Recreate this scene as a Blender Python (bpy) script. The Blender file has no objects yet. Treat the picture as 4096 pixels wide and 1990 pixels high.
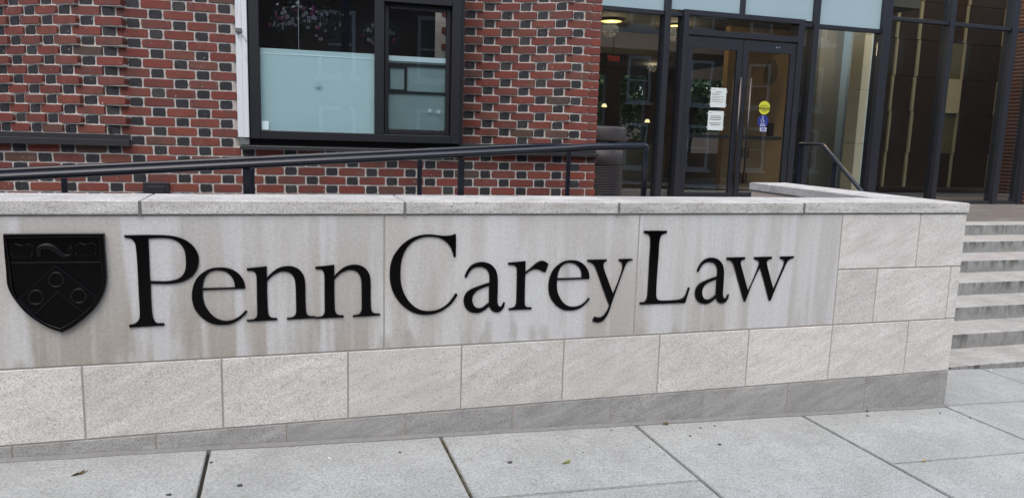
import bpy, bmesh, math, random
from mathutils import Vector, Matrix
random.seed(7)
R = math.radians
sc = bpy.context.scene
col = sc.collection

# ------------------------------------------------------------------ camera
F, PX, PY, H = 2982.2, 2048.0, 995.0, 1.55
yaw, pit, rol = R(17.1766), R(8.4645), R(-1.6859)
fw = Vector((math.sin(yaw)*math.cos(pit), math.cos(yaw)*math.cos(pit), -math.sin(pit)))
rt = Vector((math.cos(yaw), -math.sin(yaw), 0))
dn = -rt.cross(fw)
r2 = rt*math.cos(rol) + dn*math.sin(rol)
d2 = -rt*math.sin(rol) + dn*math.cos(rol)
cam_d = bpy.data.cameras.new('camera'); cam = bpy.data.objects.new('camera', cam_d); col.objects.link(cam)
cam_d.sensor_width = 36; cam_d.lens = F/4096*36; cam_d.clip_start = .05; cam_d.clip_end = 3000
m = Matrix((r2, -d2, -fw)).transposed().to_4x4(); m.translation = (0, 0, H); cam.matrix_world = m
sc.camera = cam
CAM = Vector((0, 0, H))
# ------------------------------------------------------------------ sky, sun, exposure
SUN_EL, SUN_AZ = 60, 205          # azimuth clockwise from +Y (behind the viewer, over the street)
w = bpy.data.worlds.new('World'); sc.world = w; w.use_nodes = True
nt = w.node_tree; bg = nt.nodes['Background']
sky = nt.nodes.new('ShaderNodeTexSky'); sky.sky_type = 'NISHITA'; sky.sun_disc = False
sky.sun_elevation = R(SUN_EL); sky.sun_rotation = R(SUN_AZ); sky.dust_density = 3.0; sky.air_density = 1.0; sky.ozone_density = .6
nt.links.new(sky.outputs[0], bg.inputs[0]); bg.inputs[1].default_value = .15
sd = bpy.data.lights.new('sun', 'SUN'); sd.energy = 1.4; sd.angle = R(75); sd.color = (1, .985, .94)
so = bpy.data.objects.new('sun', sd); col.objects.link(so)
sdir = Vector((math.sin(R(SUN_AZ))*math.cos(R(SUN_EL)), math.cos(R(SUN_AZ))*math.cos(R(SUN_EL)), math.sin(R(SUN_EL))))
so.rotation_euler = sdir.to_track_quat('Z', 'Y').to_euler(); so.location = (0, -4, 12)
vs = sc.view_settings; vs.view_transform = 'Standard'; vs.look = 'None'; vs.exposure = 0.62; vs.gamma = 1
# ------------------------------------------------------------------ pixel -> place helpers
def ray(u, v): return (r2*((u-PX)/F) + d2*((v-PY)/F) + fw)
def onY(u, v, y):
    d = ray(u, v); return CAM + d*(y/d.y)
GA, GB = (-.4552+.0327*1.1328)*3.6, -.0327       # pavement: z = H+GA+GB*x
def gz(x): return H + GA + GB*x
def onG(u, v):
    d = ray(u, v); return CAM + d*(GA/(d.z - GB*d.x))
# ------------------------------------------------------------------ materials
MATS = {}
class NB:
    def __init__(s, name):
        s.m = bpy.data.materials.new(name); s.m.use_nodes = True; s.t = s.m.node_tree
        s.b = s.t.nodes['Principled BSDF']; s.out = s.t.nodes['Material Output']
        MATS[name] = s.m
    def n(s, typ, **kw):
        nd = s.t.nodes.new(typ)
        for k, v in kw.items():
            if k.startswith('i_'): nd.inputs[k[2:].replace('_', ' ')].default_value = v
            else: setattr(nd, k, v)
        return nd
    def l(s, a, b): s.t.links.new(a, b)
    def pos(s, sx=1, sy=1, sz=1, rot=(0, 0, 0), obj=False):
        g = s.n('ShaderNodeTexCoord') if obj else s.n('ShaderNodeNewGeometry')
        mp = s.n('ShaderNodeMapping'); mp.inputs['Scale'].default_value = (sx, sy, sz); mp.inputs['Rotation'].default_value = rot
        s.l(g.outputs['Object'] if obj else g.outputs['Position'], mp.inputs['Vector'])
        return mp.outputs[0]
    def stretch(s, vec, sx, sy, sz):
        mp = s.n('ShaderNodeMapping'); mp.inputs['Scale'].default_value = (sx, sy, sz); s.l(vec, mp.inputs['Vector']); return mp.outputs[0]
    def rnd_offset(s, vec, amt=10):
        oi = s.n('ShaderNodeObjectInfo'); ml = s.n('ShaderNodeMath', operation='MULTIPLY'); ml.inputs[1].default_value = amt
        s.l(oi.outputs['Random'], ml.inputs[0])
        ad = s.n('ShaderNodeVectorMath', operation='ADD'); s.l(vec, ad.inputs[0]); s.l(ml.outputs[0], ad.inputs[1]); return ad.outputs[0]
    def noise(s, vec, scale, detail=4, rough=.6):
        nd = s.n('ShaderNodeTexNoise'); nd.inputs['Scale'].default_value = scale; nd.inputs['Detail'].default_value = detail; nd.inputs['Roughness'].default_value = rough
        s.l(vec, nd.inputs['Vector']); return nd.outputs['Fac']
    def voro(s, vec, scale):
        nd = s.n('ShaderNodeTexVoronoi'); nd.inputs['Scale'].default_value = scale; s.l(vec, nd.inputs['Vector']); return nd.outputs['Distance']
    def ramp(s, fac, *stops):
        nd = s.n('ShaderNodeValToRGB'); e = nd.color_ramp.elements
        while len(e) < len(stops): e.new(.5)
        for el, (p, c) in zip(e, stops):
            el.position = p; el.color = (c, c, c, 1) if isinstance(c, (int, float)) else (*c, 1)
        s.l(fac, nd.inputs[0]); return nd.outputs[0]
    def mix(s, fac, a, b, mode='MIX'):
        nd = s.n('ShaderNodeMix', data_type='RGBA', blend_type=mode)
        if isinstance(fac, (int, float)): nd.inputs[0].default_value = fac
        else: s.l(fac, nd.inputs[0])
        for i, x in ((6, a), (7, b)):
            if isinstance(x, tuple): nd.inputs[i].default_value = (*x, 1)
            else: s.l(x, nd.inputs[i])
        return nd.outputs[2]
    def rnd(s): return s.n('ShaderNodeObjectInfo').outputs['Random']
    def col(s, c):
        if isinstance(c, tuple): s.b.inputs['Base Color'].default_value = (*c, 1)
        else: s.l(c, s.b.inputs['Base Color'])
        return s
    def set(s, **kw):
        for k, v in kw.items(): s.b.inputs[k.replace('_', ' ')].default_value = v
        return s
    def bump(s, h, strength=.3, dist=.002):
        nd = s.n('ShaderNodeBump'); nd.inputs['Strength'].default_value = strength; nd.inputs['Distance'].default_value = dist
        s.l(h, nd.inputs['Height']); s.l(nd.outputs[0], s.b.inputs['Normal']); return s
    def done(s): return s.m

def plain(name, c, rough=.6, metal=0, var=.12, vs_=18, bump=0, **kw):
    b = NB(name); p = b.pos()
    n = b.noise(p, vs_, 4)
    b.col(b.mix(n, tuple(x*(1-var) for x in c), tuple(min(1, x*(1+var)) for x in c)))
    b.set(Roughness=rough, Metallic=metal, **kw)
    if bump: b.bump(b.noise(p, 160, 3), bump, .001)
    return b.done()

def stone(name, c, c2, pits=.55, streak=(0, R(-14), 0), bumpd=.004, vein=.4):
    b = NB(name)
    p = b.rnd_offset(b.pos())
    ps = b.rnd_offset(b.stretch(b.pos(1, 1, 1, streak), 2.6, 2.6, 12))
    base = b.mix(b.ramp(b.noise(ps, 1.6, 5, .65), (.34, 0), (.66, 1)), c2, c)
    base = b.mix(b.ramp(b.noise(ps, 2.3, 6, .75), (.54, 0), (.72, vein)), base, (c2[0]*.80, c2[1]*.77, c2[2]*.72))
    base = b.mix(b.ramp(b.noise(p, 2.4, 3), (.42, 0), (.75, .5)), base, tuple(x*.86 for x in c2))
    fine = b.noise(p, 210, 3, .7)
    base = b.mix(.85, base, b.ramp(fine, (.32, .42), (.52, 1.0), (.72, 1.20)), 'MULTIPLY')
    br_ = b.noise(b.rnd_offset(b.stretch(b.pos(1, 1, 1, streak), 3, 3, 8), 37), 1.7, 5, .7)
    base = b.mix(b.ramp(br_, (.60, 0), (.74, .55)), base, (c2[0]*.80, c2[1]*.70, c2[2]*.58))
    pd = b.noise(b.rnd_offset(b.pos(1, 1, 1.7, streak)), 82, 2, .5)
    pm = b.ramp(pd, (.625, 0), (.665, 1))
    base = b.mix(b.mix(pits, (0, 0, 0), pm), base, tuple(x*.30 for x in c2))
    # each stone its own tone
    tone = b.ramp(b.rnd(), (0, .91), (.5, 1.0), (1, 1.05))
    base = b.mix(1.0, base, tone, 'MULTIPLY')
    b.col(base).set(Roughness=.88)
    hh = b.mix(.6, fine, b.mix(1.0, pm, (1, 1, 1), 'SUBTRACT'), 'SUBTRACT')
    b.bump(fine, .55, bumpd)
    return b.done()

STONE = stone('rough_limestone', (.70, .69, .66), (.565, .552, .52), streak=(0, R(22), 0), vein=.65, pits=.5)
BASE = stone('base_stone', (.41, .408, .395), (.285, .283, .275), pits=.45, streak=(0, R(20), 0), vein=.35)
COPE = stone('coping_stone_mat', (.64, .63, .605), (.43, .42, .40), pits=.75, streak=(0, 0, 0), bumpd=.003, vein=.8)

def panel_mat():
    b = NB('smooth_limestone'); p = b.pos()
    v1 = b.noise(b.pos(5.2, 1, .55), 1.0, 4, .55)
    v2 = b.noise(b.pos(26, 1, 1.1), 1.0, 3, .6)
    big = b.noise(b.pos(1.5, 1, 1.1), 1.3, 3, .5)
    base = b.mix(b.ramp(big, (.35, 0), (.65, 1)), (.50, .493, .472), (.52, .528, .53))
    g = b.n('ShaderNodeNewGeometry'); sx = b.n('ShaderNodeSeparateXYZ'); b.l(g.outputs['Position'], sx.inputs[0])
    hz = b.n('ShaderNodeMapRange'); hz.inputs[1].default_value = 1.2; hz.inputs[2].default_value = .5; hz.inputs[3].default_value = .35; hz.inputs[4].default_value = 1
    b.l(sx.outputs[2], hz.inputs[0])
    lx = b.n('ShaderNodeMapRange'); lx.inputs[1].default_value = 3.2; lx.inputs[2].default_value = -1.2; lx.inputs[3].default_value = .45; lx.inputs[4].default_value = 1
    b.l(sx.outputs[0], lx.inputs[0])
    st = b.mix(1.0, b.ramp(v1, (.42, 0), (.53, 1)), hz.outputs[0], 'MULTIPLY')
    st = b.mix(1.0, st, lx.outputs[0], 'MULTIPLY')
    base = b.mix(st, base, (.315, .285, .243))
    blot = b.noise(b.pos(7, 1, 3.2), 1.0, 2, .5)
    bm = b.mix(1.0, b.ramp(blot, (.60, 0), (.68, .6)), hz.outputs[0], 'MULTIPLY')
    base = b.mix(bm, base, (.305, .285, .255))
    base = b.mix(b.ramp(v2, (.50, 0), (.70, .55)), base, (.45, .425, .40))
    wash = b.noise(b.pos(8, 1, .4), 1.0, 2, .5)
    base = b.mix(b.ramp(wash, (.55, 0), (.62, .75)), base, (.545, .55, .56))
    f = b.noise(p, 300, 2)
    base = b.mix(.9, base, b.ramp(f, (.3, .80), (.7, 1.12)), 'MULTIPLY')
    base = b.mix(.8, base, b.ramp(b.noise(p, 70, 3, .7), (.3, .86), (.7, 1.08)), 'MULTIPLY')
    base = b.mix(1.0, base, b.ramp(b.rnd(), (0, .95), (1, 1.06)), 'MULTIPLY')
    b.col(base).set(Roughness=.75).bump(f, .15, .001)
    return b.done()
PANEL = panel_mat()

def concrete(name, c, warm=0):
    b = NB(name); p = b.rnd_offset(b.pos())
    q = b.pos()
    f = b.noise(p, 260, 3, .75)
    mid = b.noise(q, 2.6, 6, .68)
    base = b.mix(b.ramp(mid, (.3, 0), (.7, 1)), tuple(x*.80 for x in c), tuple(x*1.05 for x in c))
    base = b.mix(b.ramp(b.noise(q, 1.1, 5, .7), (.50, 0), (.66, .55)), base, (c[0]*.74, c[1]*.735, c[2]*.71))
    base = b.mix(b.ramp(b.noise(q, 9, 5, .7), (.50, 0), (.72, .45)), base, (c[0]*.72, c[1]*.70, c[2]*.66))
    base = b.mix(.9, base, b.ramp(f, (.28, .50), (.5, 1.0), (.72, 1.25)), 'MULTIPLY')
    gr = b.noise(p, 85, 2, .6)
    base = b.mix(.9, base, b.ramp(gr, (.30, .74), (.5, 1.0), (.70, 1.20)), 'MULTIPLY')
    fl = b.noise(p, 120, 1, .4)
    base = b.mix(b.ramp(fl, (.645, 0), (.69, .7)), base, tuple(x*.35 for x in c))
    tone = b.ramp(b.rnd(), (0, .93), (1, 1.04))
    base = b.mix(1.0, base, tone, 'MULTIPLY')
    b.col(base).set(Roughness=.85).bump(f, .5, .002)
    return b.done()
SIDE = concrete('pavement_concrete', (.395, .408, .40))

def step_mat():
    b = NB('step_stone_mat'); p = b.rnd_offset(b.pos())
    f = b.noise(p, 150, 3, .7)
    base = b.mix(b.ramp(b.noise(b.rnd_offset(b.pos(2, 2, 9)), 1.5, 4), (.3, 0), (.7, 1)), (.325, .315, .292), (.44, .43, .405))
    # dirt runs down the risers: only on upright faces
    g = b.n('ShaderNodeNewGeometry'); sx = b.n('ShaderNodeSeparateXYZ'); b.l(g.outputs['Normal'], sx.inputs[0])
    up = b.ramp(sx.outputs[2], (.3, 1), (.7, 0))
    tc = b.n('ShaderNodeTexCoord'); sz = b.n('ShaderNodeSeparateXYZ'); b.l(tc.outputs['Object'], sz.inputs[0])
    mr = b.n('ShaderNodeMapRange'); mr.inputs[1].default_value = -.11; mr.inputs[2].default_value = 0; b.l(sz.outputs[2], mr.inputs[0])
    runs = b.noise(b.rnd_offset(b.pos(9, 9, 2.0)), 1.4, 4, .65)
    dm = b.mix(1.0, b.ramp(runs, (.46, 0), (.62, 1)), b.ramp(mr.outputs[0], (.0, .15), (.75, .8), (1, 1)), 'MULTIPLY')
    dm = b.mix(1.0, dm, up, 'MULTIPLY')
    base = b.mix(b.mix(1.0, up, (.62, .62, .62), 'MULTIPLY'), base, (.22, .235, .24))  # whole upright faces also tinted darker blue-grey than the treads
    base = b.mix(dm, base, (.075, .075, .07))
    m2 = b.noise(b.rnd_offset(b.pos(1, 2.4, 1)), 11, 6, .75)
    base = b.mix(.85, base, b.ramp(m2, (.30, .66), (.52, 1.0), (.72, 1.14)), 'MULTIPLY')
    base = b.mix(.9, base, b.ramp(f, (.3, .60), (.7, 1.18)), 'MULTIPLY')
    b.col(base).set(Roughness=.85).bump(m2, .5, .006)
    return b.done()
STEP = step_mat()

def terr_mat():
    b = NB('terrace_pavers'); mp = b.pos(1, 1, 1)
    br = b.n('ShaderNodeTexBrick'); br.inputs['Scale'].default_value = 1; br.inputs['Brick Width'].default_value = .42; br.inputs['Row Height'].default_value = .11
    br.inputs['Mortar Size'].default_value = .006; br.inputs['Color1'].default_value = (.125, .105, .093, 1); br.inputs['Color2'].default_value = (.19, .17, .152, 1); br.inputs['Mortar'].default_value = (.04, .036, .033, 1)
    b.l(mp, br.inputs['Vector'])
    n = b.noise(b.pos(1, 6, 1), 2, 4)
    b.col(b.mix(.6, br.outputs[0], b.ramp(n, (.3, .7), (.7, 1.25)), 'MULTIPLY')).set(Roughness=.7)
    return b.done()
TERR = terr_mat()

def brick_mat(name, stops, dark=False):
    b = NB(name); p = b.rnd_offset(b.pos())
    c = b.ramp(b.rnd(), *stops)
    n1 = b.noise(b.rnd_offset(b.pos(1, 1, .35)), 13, 3, .6)
    c = b.mix(b.ramp(n1, (.48, 0), (.68, .6)), c, (.075, .04, .03) if not dark else (.020, .020, .024))
    n3 = b.noise(b.rnd_offset(b.pos(1, 1, .6)), 7, 3, .6)
    c = b.mix(b.ramp(n3, (.58, 0), (.78, .4)), c, (.20, .10, .085) if not dark else (.042, .042, .045))
    f = b.noise(p, 190, 3, .7)
    c = b.mix(.6, c, b.ramp(f, (.3, .70), (.7, 1.18)), 'MULTIPLY')
    sp = b.noise(p, 70, 1, .3)
    c = b.mix(b.ramp(sp, (.775, 0), (.80, .7)), c, (.6, .57, .53))
    b.col(c).set(Roughness=.72 if not dark else .62).bump(f, .45, .002)
    return b.done()
RED = brick_mat('red_brick_mat', ((0, (.138, .028, .020)), (.18, (.170, .034, .022)), (.36, (.115, .027, .021)), (.52, (.17, .034, .023)), (.68, (.13, .038, .029)), (.82, (.185, .040, .022)), (.93, (.15, .045, .030)), (1, (.060, .040, .030))))
BLACK = brick_mat('black_brick_mat', ((0, (.009, .010, .013)), (.5, (.014, .015, .018)), (.8, (.010, .012, .018)), (1, (.036, .036, .036))), True)
MORTAR = plain('brick_mortar', (.49, .465, .435), .95, var=.32, vs_=40, bump=.5)
JOINT = plain('stone_mortar', (.33, .30, .268), .95, var=.2, vs_=30, bump=.4)
ENAMEL = plain('black_enamel', (.0020, .0014, .0017), .16, var=.5, vs_=6, Specular_IOR_Level=.10)
DOLPH = plain('black_enamel_relief', (.003, .003, .0032), .35, Specular_IOR_Level=.2)
ENEDGE = plain('black_enamel_edge', (.0035, .003, .0035), .22, var=.3, Specular_IOR_Level=.55)  # lighter and glossier than the fronts: puts a highlight line into every bevel
METAL = plain('dark_bronze_paint', (.019, .020, .026), .42, var=.15)
FRAMEM = plain('window_frame_paint', (.008, .009, .0125), .45, var=.15)
RAILM = plain('rail_paint', (.009, .011, .018), .27, var=.2)
LEDGE = plain('ledge_steel', (.020, .020, .023), .5, var=.2)
SILL = plain('sill_metal', (.13, .135, .135), .5, var=.1)
WHITE = NB('weathered_white_paint')
_n = WHITE.noise(WHITE.pos(9, 9, 1.4), 2.2, 5, .7)
WHITE.col(WHITE.mix(WHITE.ramp(_n, (.60, 0), (.70, .6)), (.62, .64, .67), (.30, .31, .33))).set(Roughness=.5); WHITE = WHITE.done()
FILM = plain('frosted_film', (.40, .58, .615), .45, var=.05, vs_=2)
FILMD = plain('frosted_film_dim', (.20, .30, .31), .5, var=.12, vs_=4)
SPAN = plain('pale_spandrel_glass', (.34, .46, .50), .04, var=.10, vs_=.8, Specular_IOR_Level=1.0)
BIN = plain('bin_brown_plastic', (.047, .040, .042), .5, var=.12)
DARK = plain('dark_interior', (.016, .015, .017), .9, var=.2)
JDARK = plain('joint_dirt', (.035, .030, .024), .95, var=.6, vs_=60)
TAN = plain('tan_lobby_paint', (.36, .24, .125), .8, var=.08, vs_=1)
OLIVE = plain('olive_lobby_paint', (.34, .33, .28), .8, var=.08, vs_=1)
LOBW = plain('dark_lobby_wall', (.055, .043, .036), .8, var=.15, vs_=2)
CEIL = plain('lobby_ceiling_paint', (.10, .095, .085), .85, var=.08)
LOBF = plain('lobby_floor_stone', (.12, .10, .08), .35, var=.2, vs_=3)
PALE = plain('pale_blue_panel', (.62, .78, .84), .4, var=.05, vs_=2)
CREAM = plain('cream_metal', (.62, .58, .44), .4, var=.08, vs_=3)
GREYP = plain('grey_green_panel', (.26, .28, .26), .5, var=.05)
BRONZE = plain('bronze_panel_metal', (.070, .050, .038), .33, metal=.7, var=.25, vs_=2)
OLIVEM = plain('olive_panel_metal', (.13, .115, .06), .4, metal=.5, var=.2, vs_=3)
GOLD = plain('gold_panel_metal', (.36, .32, .20), .38, metal=.35, var=.15, vs_=3)
STEEL = plain('brushed_steel', (.10, .085, .075), .38, metal=1.0, var=.1)
BIRDM = plain('decal_white', (.22, .33, .36), .6)
PAPER = plain('paper_white', (.62, .68, .66), .8, var=.04)
INK = plain('ink', (.10, .10, .10), .8)
YEL = plain('sticker_yellow', (.55, .56, .04), .5, var=.05)
BLU = plain('sticker_blue', (.016, .028, .19), .5, var=.05)
WHT = plain('sticker_white', (.62, .66, .80), .5, var=.05)
BLK = plain('sticker_black', (.012, .012, .012), .5)
ASPH = plain('asphalt', (.05, .05, .052), .9, var=.3, vs_=40, bump=.5)
OPPB = plain('brown_house_stone', (.11, .07, .048), .85, var=.25, vs_=3)
OPPW = plain('house_white_trim', (.46, .46, .44), .6, var=.06)
OPPG = plain('house_window_dark', (.03, .035, .04), .15)
LEAFB = plain('dry_leaf_brown', (.11, .075, .035), .8, var=.4, vs_=60)
LEAFG = plain('leaf_green', (.20, .24, .05), .7, var=.4, vs_=60)
GUM = plain('gum_black', (.035, .034, .035), .7)
BARK = plain('bark', (.09, .065, .05), .9, var=.3)
def leafm(name, c, tr=.3):
    b = NB(name); n = b.rnd_offset(b.pos()); f = b.noise(n, 3, 3)
    b.col(b.mix(f, tuple(x*.6 for x in c), tuple(x*1.4 for x in c))).set(Roughness=.6); return b.done()
FOL = leafm('tree_leaves', (.065, .115, .030)); FOLD = leafm('basket_leaves', (.03, .06, .02))
PETW = plain('petal_white', (.82, .80, .80), .6, var=.03); PETP = plain('petal_pink', (.60, .12, .33), .6, var=.1)
def glow(name, c, s):
    b = NB(name); b.col(c).set(Roughness=.6); b.b.inputs['Emission Color'].default_value = (*c, 1); b.b.inputs['Emission Strength'].default_value = s; return b.done()
LAMP = glow('lit_lamp', (1, .76, .22), 1.15); LAMPW = glow('lit_pendant', (1, .82, .45), .9); EXITM = glow('exit_red', (.5, .02, .015), .012)
def glass(name, tint, f0=.045, rough=0.0):
    """thin pane: clear transmission plus a mirror layer that grows at glancing angles (same from both faces)"""
    b = NB(name); b.t.nodes.remove(b.b)
    tr = b.n('ShaderNodeBsdfTransparent'); tr.inputs[0].default_value = (*tint, 1)
    gl = b.n('ShaderNodeBsdfGlossy'); gl.inputs['Roughness'].default_value = rough; gl.inputs[0].default_value = (.92, .96, 1, 1)
    nz = b.noise(b.pos(), 1.3, 2); bp = b.n('ShaderNodeBump'); bp.inputs['Strength'].default_value = .03; bp.inputs['Distance'].default_value = .02; b.l(nz, bp.inputs['Height'])
    b.l(bp.outputs[0], gl.inputs['Normal'])
    lw = b.n('ShaderNodeLayerWeight'); lw.inputs[0].default_value = .5
    pw_ = b.n('ShaderNodeMath', operation='POWER'); pw_.inputs[1].default_value = 5; b.l(lw.outputs['Facing'], pw_.inputs[0])
    mu = b.n('ShaderNodeMath', operation='MULTIPLY_ADD'); mu.inputs[1].default_value = 1-f0; mu.inputs[2].default_value = f0; mu.use_clamp = True; b.l(pw_.outputs[0], mu.inputs[0])
    mx = b.n('ShaderNodeMixShader'); b.l(mu.outputs[0], mx.inputs[0]); b.l(tr.outputs[0], mx.inputs[1]); b.l(gl.outputs[0], mx.inputs[2])
    b.l(mx.outputs[0], b.out.inputs[0]); return b.done()
GLASS = glass('entrance_glass', (.92, .94, .93), .10)
GLASSW = glass('window_glass', (.98, .99, .99), .09)
GLASSD = glass('tinted_window_glass', (.90, .92, .92), .06)

# ------------------------------------------------------------------ object helpers
def tag(o, label=None, cat=None, group=None, kind=None):
    if label: o['label'] = label
    if cat: o['category'] = cat
    if group: o['group'] = group
    if kind: o['kind'] = kind
    return o
def link(name, me, mat=None, parent=None, loc=(0, 0, 0), rot=(0, 0, 0)):
    o = bpy.data.objects.new(name, me); col.objects.link(o)
    if mat is not None and len(me.materials) == 0: me.materials.append(mat)
    o.parent = parent; o.location = loc; o.rotation_euler = rot
    return o
def empty(name, loc=(0, 0, 0), rz=0, **kw):
    o = bpy.data.objects.new(name, None); col.objects.link(o); o.location = loc; o.rotation_euler = (0, 0, rz); o.empty_display_size = .1
    return tag(o, **kw)
def me_from(name, verts, faces, smooth=False):
    me = bpy.data.meshes.new(name); me.from_pydata(verts, [], faces); me.update()
    if smooth:
        for p in me.polygons: p.use_smooth = True
    return me
def bm_me(name, bm, smooth=False):
    bmesh.ops.recalc_face_normals(bm, faces=bm.faces)
    me = bpy.data.meshes.new(name); bm.to_mesh(me); bm.free()
    if smooth:
        for p in me.polygons: p.use_smooth = True
    return me
def add_box(bm, a, b, bev=0):
    r = bmesh.ops.create_cube(bm, size=1)
    vs_ = r['verts']
    for v in vs_:
        v.co = Vector([(a[i]+b[i])/2 + v.co[i]*(b[i]-a[i]) for i in range(3)])
    if bev:
        es = list({e for v in vs_ for e in v.link_edges})
        bmesh.ops.bevel(bm, geom=es, offset=bev, segments=1, affect='EDGES')
def box(name, a, b, mat, parent=None, bev=.002, loc=None):
    a = tuple(min(x, y) for x, y in zip(a, b)) if False else a
    lo = [min(a[i], b[i]) for i in range(3)]; hi = [max(a[i], b[i]) for i in range(3)]
    bm = bmesh.new(); add_box(bm, lo, hi, min(bev, *[(hi[i]-lo[i])*.4 for i in range(3)]) if bev else 0)
    return link(name, bm_me(name, bm), mat, parent, loc or (0, 0, 0))
def boxes(name, lst, mat, parent=None, bev=0):
    bm = bmesh.new()
    for a, b in lst: add_box(bm, [min(a[i], b[i]) for i in range(3)], [max(a[i], b[i]) for i in range(3)], bev)
    return link(name, bm_me(name, bm), mat, parent)
def tube_bm(bm, pts, rad, seg=12, caps=True):
    pts = [Vector(p) for p in pts]; rings = []
    n = len(pts)
    rads = rad if isinstance(rad, (list, tuple)) else [rad]*n
    up = Vector((0, 0, 1))
    for i, p in enumerate(pts):
        t = ((pts[min(i+1, n-1)]-p).normalized() + (p-pts[max(i-1, 0)]).normalized())
        t = t.normalized() if t.length > 1e-6 else Vector((1, 0, 0))
        a = t.cross(up)
        if a.length < 1e-3: a = t.cross(Vector((0, 1, 0)))
        a.normalize(); b = a.cross(t).normalized()
        rings.append([bm.verts.new(p + (a*math.cos(2*math.pi*k/seg) + b*math.sin(2*math.pi*k/seg))*rads[i]) for k in range(seg)])
    for i in range(n-1):
        for k in range(seg):
            bm.faces.new((rings[i][k], rings[i][(k+1) % seg], rings[i+1][(k+1) % seg], rings[i+1][k]))
    if caps: bm.faces.new(rings[0]); bm.faces.new(rings[-1])
def tube(name, pts, rad, mat, parent=None, seg=12):
    bm = bmesh.new(); tube_bm(bm, pts, rad, seg); return link(name, bm_me(name, bm, True), mat, parent)
def lathe(name, prof, mat, parent=None, loc=(0, 0, 0), seg=40, smooth=True):
    vs_, fs = [], []
    for r, z in prof:
        for k in range(seg): vs_.append((r*math.cos(2*math.pi*k/seg), r*math.sin(2*math.pi*k/seg), z))
    for i in range(len(prof)-1):
        for k in range(seg): fs.append((i*seg+k, i*seg+(k+1) % seg, (i+1)*seg+(k+1) % seg, (i+1)*seg+k))
    me = me_from(name, vs_, fs, smooth); return link(name, me, mat, parent, loc)
def hexa(name, q, mat, parent=None, bev=.003):
    """8 corners: bottom quad then top quad"""
    bm = bmesh.new(); v = [bm.verts.new(p) for p in q]
    for f in ((0, 3, 2, 1), (4, 5, 6, 7), (0, 1, 5, 4), (1, 2, 6, 5), (2, 3, 7, 6), (3, 0, 4, 7)): bm.faces.new([v[i] for i in f])
    if bev: bmesh.ops.bevel(bm, geom=list(bm.edges), offset=bev, segments=2, affect='EDGES')
    return link(name, bm_me(name, bm), mat, parent)

# ================================================================== SETTING
def sheet(name, x0, x1, y0, y1, z, mat, par=None, slope=0):
    f = lambda x: z + slope*x
    return link(name, me_from(name, [(x0, y0, f(x0)), (x1, y0, f(x1)), (x1, y1, f(x1)), (x0, y1, f(x0))], [(0, 1, 2, 3)]), mat, par)
# pavement: bed + slabs
walk = sheet('sidewalk', -30, 40, -2.6, 12, H+GA-.022, JDARK, slope=GB); tag(walk, kind='structure')
xs = [-.3535+1.1085*k for k in range(-3, 10)]
ys = [-2.6, -1.5, -.4, .7, 1.8, 2.897, 3.612, 4.32]
def slab(x0, x1, y0, y1, g=.0085):
    x0 += g; x1 -= g; y0 += g*.5; y1 -= g*.5
    q = [(x0, y0, gz(x0)-.06), (x1, y0, gz(x1)-.06), (x1, y1, gz(x1)-.06), (x0, y1, gz(x0)-.06),
         (x0, y0, gz(x0)), (x1, y0, gz(x1)), (x1, y1, gz(x1)), (x0, y1, gz(x0))]
    dz = random.uniform(-.0015, .0015); q = [(a, b, c+dz) for a, b, c in q]
    return hexa('paving_slab', q, SIDE, walk, .004)
slabs = []
for i in range(len(xs)-1):
    for j in range(len(ys)-1):
        y0, y1 = ys[j], ys[j+1]
        if i in (0, 1, 2) and j == 5: pass
        if xs[i] < 4.0 and j == 6: continue
        if i == 3 and j in (4,):
            pass
        if i < 3 and j == 4: y1 = 2.62
        if i < 3 and j == 5: y0 = 2.62
        if 1.5 < xs[i] < 2.2:
            if j == 5: continue
            if j == 4: y1 = 3.612
        slabs.append(slab(xs[i], xs[i+1], y0, y1))
# strip of old cement along the foot of the wall
box_pts = []
bm = bmesh.new()
n = 60
prev = None
for k in range(n+1):
    x = -2.6 + (4.09+2.6)*k/n; z = gz(x); jy = random.uniform(-.006, .008)
    ring = [bm.verts.new((x, 3.60, z-.02)), bm.verts.new((x, 3.585+jy*.6, z-.02)), bm.verts.new((x, 3.583+jy*.6, z+.004)), bm.verts.new((x, 3.598, z+.016+random.uniform(0, .004)))]
    if prev:
        for a in range(3): bm.faces.new((prev[a], prev[a+1], ring[a+1], ring[a]))
    prev = ring
link('cement_fillet', bm_me('cement_fillet', bm), plain('cement_grey', (.20, .198, .19), .95, var=.25, vs_=25, bump=.5), walk)
# debris in the open joint
bm = bmesh.new()
for k in range(420):
    y = random.uniform(2.4, 3.58); x = .755 + random.uniform(-.006, .007) ; s = random.uniform(.002, .006); z = gz(x)-.010+random.uniform(0, .004)
    a = [Vector((random.uniform(-1, 1), random.uniform(-1, 1), random.uniform(-.6, .6))).normalized()*s for _ in range(4)]
    v = [bm.verts.new(Vector((x, y, z))+q) for q in a]
    for f in ((0, 1, 2), (0, 2, 3), (0, 3, 1), (1, 3, 2)): bm.faces.new([v[i] for i in f])
dj = link('joint_debris', bm_me('joint_debris', bm), plain('debris', (.14, .11, .06), .9, var=.7, vs_=120)); tag(dj, 'brown grit and moss packed into the open pavement joint', 'debris', kind='stuff')
road = sheet('road', -60, 80, -13, -2.6, H+GA-.15, ASPH, slope=GB); tag(road, kind='structure')
kerb = boxes('kerb', [((-60, -2.75, -2.2), (80, -2.6, -2.0))], SIDE); 
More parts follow.
